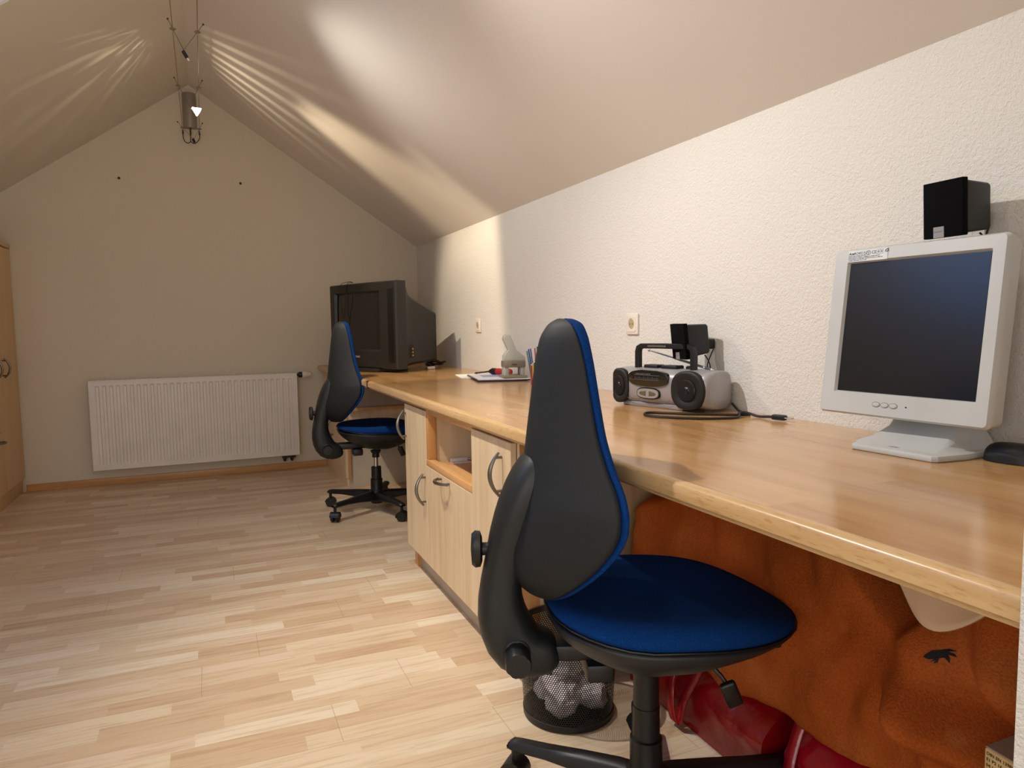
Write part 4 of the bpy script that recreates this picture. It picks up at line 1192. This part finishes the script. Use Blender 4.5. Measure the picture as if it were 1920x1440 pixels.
strap(bm, [(1.15, 1.52, .30), (1.115, 1.50, .18), (1.055, 1.475, .10), (1.04, 1.45, .03), (1.045, 1.43, .02), (1.055, 1.42, .08), (1.09, 1.41, .15), (1.14, 1.39, .28)])
so = obj('handle_strap', bm, 'redbag', rb, True); sm = so.modifiers.new('Solidify', 'SOLIDIFY'); sm.thickness = .003
bm = bmesh.new()
strap(bm, [(1.15, 1.62, .30), (1.115, 1.61, .2), (1.065, 1.60, .13), (1.05, 1.585, .07), (1.055, 1.565, .06), (1.07, 1.555, .10), (1.11, 1.55, .16), (1.15, 1.54, .28)], .012)
so = obj('handle_strap', bm, 'redbag', rb, True); sm = so.modifiers.new('Solidify', 'SOLIDIFY'); sm.thickness = .003
cb_ = thing('carrier_bag', 'crimson crinkled carrier bag at the bottom right under the blanket hem', 'bag', (1.2, .88, 0))
bm = bmesh.new(); wavy_box(bm, 1.095, 1.24, .76, 1.13, .002, .28, .026, 11, 6.0, recess=.07); obj('bag_body', bm, 'crimson', cb_, True)
bm = bmesh.new(); strap(bm, [(1.13, 1.10, .20), (1.105, 1.10, .15), (1.075, 1.09, .09), (1.07, 1.08, .04), (1.075, 1.075, .01)], .014)
so = obj('handle_strap', bm, 'crimson', cb_, True); sm = so.modifiers.new('Solidify', 'SOLIDIFY'); sm.thickness = .003

# orange blanket: front drape over a heap, profile swept along y
def blanket(s, t):
    # s: 0 near end (y=.47) .. 1 far end (y=1.64); t: 0 hem .. 1 back top
    y = .455+1.285*s
    hem = .185-.10*max(0, y-1.07)+.010*math.sin(s*9)+.008*math.sin(s*23+1)
    topz = .66-.05*math.sin(s*3.1)-.13*max(0, (s-.74)/.26)**1.5-.13*math.exp(-((y-.90)/.10)**2)
    if t < .62:
        k = t/.62; z = hem+(topz-.05-hem)*k
        x = 1.095+.03*k**2+.02*(1-k)**2
    else:
        k = (t-.62)/.38; a = k*PI/2
        z = topz-.05+.05*math.sin(a); x = 1.125+.30*(1-math.cos(a))**.9
    # folds
    f = 0
    g = lambda q, w: math.exp(-(q/w)**2)
    f -= .060*g(y-(.86+.50*(z-.46)), .045)*g(z-.34, .16)          # main ridge running down from the upper left
    f += .045*g(y-(.76+.62*(z-.46)), .04)*g(z-.46, .12)           # dark valley on its right
    f -= .045*g(z-(.455+.15*(y-.76)), .045)*g(y-.70, .10)         # lip with the embroidered motif
    f += .034*g(z-(.385+.30*(y-.75)), .025)*g(y-.74, .12)
    f -= .040*g(z-(.335+.28*(y-.75)), .026)*g(y-.74, .15)
    f += .028*g(z-(.285+.22*(y-.75)), .026)*g(y-.74, .15)
    f -= .030*g(y-(.60+.7*(z-.3)), .03)*g(z-.28, .12)
    f += .020*g(y-(.97-.35*(z-.3)), .028)*g(z-.30, .10)
    f -= .020*g(y-(1.03-.4*(z-.3)), .04)*g(z-.30, .12)
    f += .024*g(y-(1.12+.55*(z-.5)), .035)*g(z-.55, .10)
    f -= .022*g(y-(1.18+.6*(z-.5)), .05)*g(z-.52, .14)
    f += .016*g(y-(1.42+.3*(z-.45)), .03)*g(z-.48, .10)
    f += .010*math.sin(y*17+z*9)+.020*noise.noise(Vector((y*5, z*5, 3.3)))+.012*noise.noise(Vector((y*14, z*11, 1.7)))+.004*noise.noise(Vector((y*34, z*30, 7.7)))
    x += max(0, (z-.30))*.10
    x += .06*max(0, min(1, (.70-y)/.10))
    end = max(0, (s-.93)/.07)
    x += f*(1 if t < .62 else max(0, 1-(t-.62)/.2))-.045*max(0, min(1, (y-1.45)/.25))+.02*end**2
    y += .012*math.sin(t*9)*s
    return Vector((x, y, min(z, .700)))
bm = bmesh.new(); grid(bm, 110, 80, blanket)
bl = thing('blanket', 'orange terry blanket heaped under the worktop', 'blanket', (1.1, 1.05, .15))
o = obj('drape', bm, 'terry', bl, True, angle=3.0); sm = o.modifiers.new('Solidify', 'SOLIDIFY'); sm.thickness = .006
bm = bmesh.new(); tube(bm, [blanket(i/90, .012)+Vector((-.004, 0, 0)) for i in range(91)], .0045, 6); obj('hem', bm, 'terry', bl, True)
# embroidered black motif, laid over the drape surface
MO = [(-.026, .000), (-.018, .012), (-.004, .016), (.010, .022), (.026, .020), (.012, .015), (.024, .013), (.032, .006), (.014, .008), (.022, -.002), (.024, -.010), (.010, .000), (.002, -.003), (.004, -.012), (-.002, -.018), (-.003, -.011), (-.010, -.016), (-.006, -.008), (-.016, -.010), (-.027, -.008)]
def on_blanket(y, z):
    best = None
    s0 = (y-.455)/1.285
    for i in range(200):
        t = .62*i/200; p = blanket(s0, t)
        if best is None or abs(p.z-z) < abs(best.z-z): best = p
    return best
bm = bmesh.new()
vs = []
for dy, dz_ in MO:
    p = on_blanket(.797-dy*.62, .455+dz_*.6); vs.append(bm.verts.new(p+Vector((-.006, 0, 0))))
f = bm.faces.new(vs); bmesh.ops.triangulate(bm, faces=[f]); 
o = obj('embroidered_motif', bm, 'dark', bl, True, smooth=False); o['label'] = 'small black embroidered motif'
sm = o.modifiers.new('Solidify', 'SOLIDIFY'); sm.thickness = .003
# filler heap below the drape so that it rests on something
bm = bmesh.new(); wavy_box(bm, 1.25, 1.46, .62, 1.08, .002, .48, .012, 5, 11)
M['boxc'] = plain('brown_cardboard', (120, 84, 52), .8)
tag(obj('storage_box', bm, 'boxc'), 'brown storage box hidden beneath the orange blanket', 'storage box')
bm = bmesh.new(); wavy_box(bm, 1.31, 1.46, 1.50, 1.735, .38, .57, .02, 9, 3)
tag(obj('black_bag', bm, 'dark'), 'small black bag behind the left end of the orange blanket', 'bag')
# beige cloth tucked below the worktop
bm = bmesh.new()
def cl(s, t):
    y = .80-.20*s; wv = .006*math.sin(s*9+t*3)
    depth = .105*math.sin(PI*min(1, s*1.02))**.8*(1-.15*s)
    return Vector((.985+.03*t+wv-.02*math.sin(PI*s)*(1-t), y, .665-depth*(1-t)+.0440*t**3))
grid(bm, 24, 10, cl)
o = tag(obj('cloth', bm, 'beige'), 'beige cloth corner hanging just below the worktop at the right', 'cloth'); sm = o.modifiers.new('Solidify', 'SOLIDIFY'); sm.thickness = .004
# upright bundle of boards
bd = thing('board_bundle', 'upright pale board offcut with ink stamp at the bottom right corner', 'board', (1.02, .60, 0))
bm = bmesh.new(); prism(bm, [(.988, .632), (.984, .585), (1.075, .575), (1.075, .632)], 'z', 0, .4185, .002, 1); obj('core', bm, 'boardside', bd, True)
bm = bmesh.new(); prism(bm, [(.9885, .6315), (.9845, .586), (1.0745, .576), (1.0745, .6315)], 'z', .4185, .4205); obj('end_face', bm, 'boardtop', bd, True)
for i, tx in enumerate(('DIN EN 13986', 'E1 P2 16', '04 / 08')):
    me = text_mesh(tx, .0065, .0001, .0001)
    me.transform(basis((.9880, .630, .409-.0085*i), (-.004/.047, -1, 0), (0, 0, 1), (-1, 0.08, 0))); me.transform(Matrix.Translation((-.0006, 0, 0))); me.transform(world_of(bd).inverted())
    obj('ink_stamp', me, 'dot', bd, smooth=False)

# ================================================================== cable lighting
def cab_pt(y, side):
    # two parallel low voltage cables below the ridge
    if side < 0: x = -.093+(5.33-y)*.0065
    else: x = .008+(5.33-y)*.0055
    return Vector((x, y, 2.335-.012*math.sin(PI*(5.33-y)/6.9)))
for side, nm in ((-1, 'left'), (1, 'right')):
    bm = bmesh.new(); tube(bm, [cab_pt(5.33-i*.23, side) for i in range(31)], .0022, 6)
    tag(obj('cable', bm, 'cable'), 'thin %s hand tension cable of the ceiling light system' % nm, 'cable', 'tension cables below the ridge')
# transformer on the far wall
tf = thing('transformer', 'silver half round transformer on the far wall below the ridge', 'transformer', (-.047, D, 2.48))
bm = bmesh.new(); rings = []
for z_, k in ((2.372, .97), (2.376, 1), (2.598, 1), (2.602, .97)):
    rings.append([Vector((-.047+.044*k*math.sin(R(a)), D-.002-.052*k*math.cos(R(a)), z_)) for a in range(-90, 91, 15)])
loftmesh(bm, rings); obj('housing', bm, 'trafo', tf, True, angle=.7)
bm = bmesh.new()
for s in (-1, 1):
    e = cab_pt(5.33, s)
    tube(bm, catmull([(-.047+s*.004, 5.36, 2.372), (-.047+s*.002, 5.352, 2.33), (-.048, 5.35, 2.285), (-.047+s*.016, 5.346, 2.268), (-.047+s*.036, 5.34, 2.275), (e.x, 5.335, 2.305), (e.x, 5.33, 2.34)], 5), .0028, 6)
    lathe(bm, [(.0001, -.014), (.005, -.012), (.005, .012), (.0001, .014)], 10, (e.x, 5.33, 2.335))
obj('feed_lead', bm, 'dot', tf, True)
bm = bmesh.new()
for s in (-1, 1):
    e = cab_pt(5.33, s); tube(bm, [e, Vector((e.x, D, e.z+.0))], .003, 6)
obj('cable_anchor', bm, 'steel', tf, True)
def lamp(y, label, lit, cx=0.0, drop=.10, ly=0, headrot=0):
    L_, R__ = cab_pt(y, -1), cab_pt(y, 1)
    mid = (L_+R__)/2+Vector((cx, ly, -drop))
    t = thing('cable_spotlight', label, 'spotlight', mid)
    bm = bmesh.new()
    for e in (L_, R__):
        up = (e-mid).normalized()
        tube(bm, [mid+Vector((0, 0, .004)), e+up*.040], .0014, 6)
    obj('rod', bm, 'steel', t, True)
    bm = bmesh.new()
    for e in (L_, R__):
        up = (e-mid).normalized(); q = e+up*.043
        bmesh.ops.create_icosphere(bm, subdivisions=2, radius=.0045, matrix=Matrix.Translation(q))
    obj('ball_end', bm, 'dot', t, True)
    for e in (L_, R__):
        bm = bmesh.new()
        box(bm, e.x-.009, e.x+.009, e.y-.005, e.y+.005, e.z-.0045, e.z+.0045, .001, 1)
        tube(bm, [e+Vector((-.014, 0, .0)), e+Vector((.014, 0, 0))], .0022, 6)
        obj('clamp', bm, 'steel', t, True)
    return t, mid
t1, m1 = lamp(3.53, 'unlit small spotlight socket nearer the camera on the cables', False, -.010, .088)
bm = bmesh.new(); mt = Matrix.Translation(m1+Vector((.006, 0, -.016))) @ Matrix.Rotation(R(-30), 4, 'Y')
bmt = bmesh.new(); lathe(bmt, [(.0075, .018), (.0075, -.012), (.006, -.014)], 14); bmesh.ops.transform(bmt, matrix=mt, verts=bmt.verts)
obj('socket', bmt, 'dark', t1, True)
bmt = bmesh.new(); lathe(bmt, [(.0035, -.014), (.0035, -.026), (.0001, -.028)], 10); bmesh.ops.transform(bmt, matrix=mt, verts=bmt.verts); obj('capsule_bulb', bmt, 'white', t1, True)
bm.free()
t2, m2 = lamp(4.33, 'lit white spotlight hanging on the cables in front of the transformer', True, .0, .105)
hd = m2+Vector((.036, 0, -.030))
mt = Matrix.Translation(m2+Vector((.012, 0, -.004))) @ Matrix.Rotation(R(122), 4, 'Y')
bmt = bmesh.new(); lathe(bmt, [(.006, .0), (.008, .008), (.024, .036), (.025, .040)], 20, caps=False); bmesh.ops.transform(bmt, matrix=mt, verts=bmt.verts)
def glow():
    t = NT('lit_frosted_reflector'); t.b.inputs['Base Color'].default_value = (1, .95, .85, 1); t.b.inputs['Emission Color'].default_value = (1, .93, .82, 1); t.b.inputs['Emission Strength'].default_value = 6
    return t.m
M['glow'] = glow()
obj('reflector', bmt, 'glow', t2, True)
bmt = bmesh.new(); lathe(bmt, [(.0001, .012), (.006, .014), (.006, .030), (.0001, .034)], 12); bmesh.ops.transform(bmt, matrix=mt, verts=bmt.verts); obj('bulb', bmt, 'bulb', t2, True)
t3, m3 = lamp(5.22, 'small unlit spotlight at the far wall end of the cables', False, .012, .075)
bmt = bmesh.new(); lathe(bmt, [(.008, .010), (.008, -.016), (.0001, -.018)], 12); bmesh.ops.transform(bmt, matrix=Matrix.Translation(m3) @ Matrix.Rotation(R(-25), 4, 'Y'), verts=bmt.verts); obj('socket', bmt, 'dark', t3, True)

# ================================================================== lights
def look(o, target):
    d = Vector(target)-o.location; o.rotation_euler = d.to_track_quat('-Z', 'Y').to_euler()
def spot(name, loc, target, power, size, blend, col, rad_=.02):
    l = bpy.data.lights.new(name, 'SPOT'); l.energy = power; l.spot_size = R(size); l.spot_blend = blend; l.color = col; l.shadow_soft_size = rad_
    o = bpy.data.objects.new(name, l); COL.objects.link(o); o.location = loc; look(o, target); return o
def area(name, loc, target, power, sx, sy, col):
    l = bpy.data.lights.new(name, 'AREA'); l.shape = 'RECTANGLE'; l.size = sx; l.size_y = sy; l.energy = power; l.color = col
    o = bpy.data.objects.new(name, l); COL.objects.link(o); o.location = loc; look(o, target); return o
WARM = (1.0, .80, .55); SOFT = (1.0, .955, .885); COOL = (.72, .84, 1.0)

# gobo: shape a spot by direction in the lamp's own frame
def gobo(o, build):
    l = o.data; l.use_nodes = True; nt = l.node_tree; em = nt.nodes['Emission']
    tc = nt.nodes.new('ShaderNodeTexCoord'); sp = nt.nodes.new('ShaderNodeSeparateXYZ'); nt.links.new(tc.outputs['Normal'], sp.inputs[0])
    def mth(op, a, b=None, c=None):
        n_ = nt.nodes.new('ShaderNodeMath'); n_.operation = op
        for i, v in enumerate((a, b, c)):
            if v is None: continue
            if isinstance(v, (int, float)): n_.inputs[i].default_value = v
            else: nt.links.new(v, n_.inputs[i])
        return n_.outputs[0]
    az = mth('ABSOLUTE', sp.outputs[2])
    u = mth('DIVIDE', sp.outputs[0], az); v = mth('DIVIDE', sp.outputs[1], az)
    def sstep(x, a, b):
        n_ = nt.nodes.new('ShaderNodeMapRange'); n_.interpolation_type = 'SMOOTHSTEP'
        nt.links.new(x, n_.inputs[0]); n_.inputs[1].default_value = a; n_.inputs[2].default_value = b
        return n_.outputs[0]
    nt.links.new(build(nt, mth, sstep, u, v), em.inputs['Strength'])

# warm beam of the lit spotlight towards the right slope, and a lamp added at the unlit socket for the wall
LP = m2+Vector((.05, 0, -.03))
s1 = spot('beam_light', LP, (1.504, 4.20, 1.55), 56, 150, .3, WARM, .01)
gobo(s1, lambda nt, mth, ss, u, v: mth('MULTIPLY', mth('MULTIPLY', ss(mth('ABSOLUTE', mth('SUBTRACT', u, 0)), .40, .16), mth('ADD', mth('MULTIPLY', ss(v, .75, .05), .93), .0)), ss(v, -.22, .05)))
s1b = spot('added_wall_beam', m1+Vector((.03, 0, -.03)), (1.504, 4.22, 1.20), 105, 110, .3, (1.0, .84, .60), .012)
gobo(s1b, lambda nt, mth, ss, u, v: mth('MULTIPLY', mth('MULTIPLY', ss(mth('ABSOLUTE', u), .34, .22), ss(v, .36, .12)), ss(v, -1.0, -.3)))
# striped caustics on both slopes beside the ridge
s2 = spot('stripe_light', (-.02, 4.50, 2.22), (.36, 4.45, 2.42), 3.4, 140, .6, (1, .80, .58), .004)
def stripes(nt, mth, ss, u, v):
    a = mth('SINE', mth('ADD', mth('MULTIPLY', u, 17), mth('MULTIPLY', v, 2)))
    a = ss(a, -.2, .9)
    b = mth('MULTIPLY', ss(mth('ABSOLUTE', u), 1.9, .8), ss(mth('ABSOLUTE', v), 1.5, .3))
    return mth('MULTIPLY', mth('ADD', a, .25), b)
gobo(s2, stripes)
s3 = spot('streak_light', (-.08, 4.30, 2.25), (-.60, 4.35, 2.28), 2.0, 140, .6, (1, .82, .58), .004)
def streaks(nt, mth, ss, u, v):
    n_ = nt.nodes.new('ShaderNodeTexNoise'); n_.inputs['Scale'].default_value = 1; n_.inputs['Detail'].default_value = 0
    c = nt.nodes.new('ShaderNodeCombineXYZ'); nt.links.new(mth('ADD', mth('MULTIPLY', u, 5), mth('MULTIPLY', v, 2)), c.inputs[0]); nt.links.new(mth('MULTIPLY', v, 1.2), c.inputs[1])
    nt.links.new(c.outputs[0], n_.inputs['Vector'])
    return mth('ADD', mth('MULTIPLY', ss(n_.outputs[0], .50, .74), 1.0), .12)
gobo(s3, streaks)
# other spots of the system, above the picture, with added fills among them
spot('desk_spot_light', (-.01, 2.0, 2.28), (.95, 1.55, .75), 104, 118, .9, SOFT, .018)
spot('floor_spot_light', (-.03, 2.35, 2.28), (.55, 1.95, 0), 30, 60, .9, (1, .86, .66), .02)
spot('middle_fill_light', (-.03, 3.25, 2.28), (1.2, 3.0, .9), 60, 112, .9, SOFT, .03)  # added fill to brighten the middle of the right wall and worktop
spot('near_spot_light', (-.03, .9, 2.28), (1.2, 1.2, .9), 3, 120, .9, SOFT, .03)
for yy, e in ((2.45, 2.4), (1.0, 5)):  # point fills added to brighten the roof slopes
    l = bpy.data.lights.new('slope_fill', 'POINT'); l.energy = e; l.color = (1, .94, .85); l.shadow_soft_size = .05
    o = bpy.data.objects.new('slope_fill', l); COL.objects.link(o); o.location = (-.03, yy, 2.2)
# added soft fills: cool one at the left wall, neutral one behind the camera
area('left_fill_light', (-1.45, -.5, 1.2), (.6, 2.6, 1.4), 22, 1.2, 1.0, (.82, .90, 1.0))
area('camera_end_fill', (.0, -1.45, 1.2), (.0, 3.0, 1.7), 25, 2.4, 1.4, (1.0, .98, .95))

w = bpy.data.worlds.new('World'); SC.world = w; w.use_nodes = True
w.node_tree.nodes['Background'].inputs[0].default_value = (.13, .34, .85, 1); w.node_tree.nodes['Background'].inputs[1].default_value = 5.0

# ================================================================== camera
cam = bpy.data.cameras.new('camera'); cam.sensor_width = 36; cam.lens = 1340.05/1920*36; cam.clip_start = .02
co = bpy.data.objects.new('camera', cam); COL.objects.link(co); SC.camera = co
y, t, r = R(22.919), R(4.741), R(-.853)
fw = Vector((math.sin(y)*math.cos(t), math.cos(y)*math.cos(t), -math.sin(t))); rt = Vector((math.cos(y), -math.sin(y), 0)); up = rt.cross(fw)
r2 = rt*math.cos(r)+up*math.sin(r); u2 = -rt*math.sin(r)+up*math.cos(r)
co.matrix_world = basis((0, 0, 1.025), r2, u2, -fw)

SC.view_settings.view_transform = 'Standard'
SC.view_settings.exposure = -.12
SC.cycles.use_denoising = True
SC.cycles.max_bounces = 10; SC.cycles.diffuse_bounces = 6; SC.cycles.transparent_max_bounces = 16
SC.cycles.sample_clamp_indirect = 6
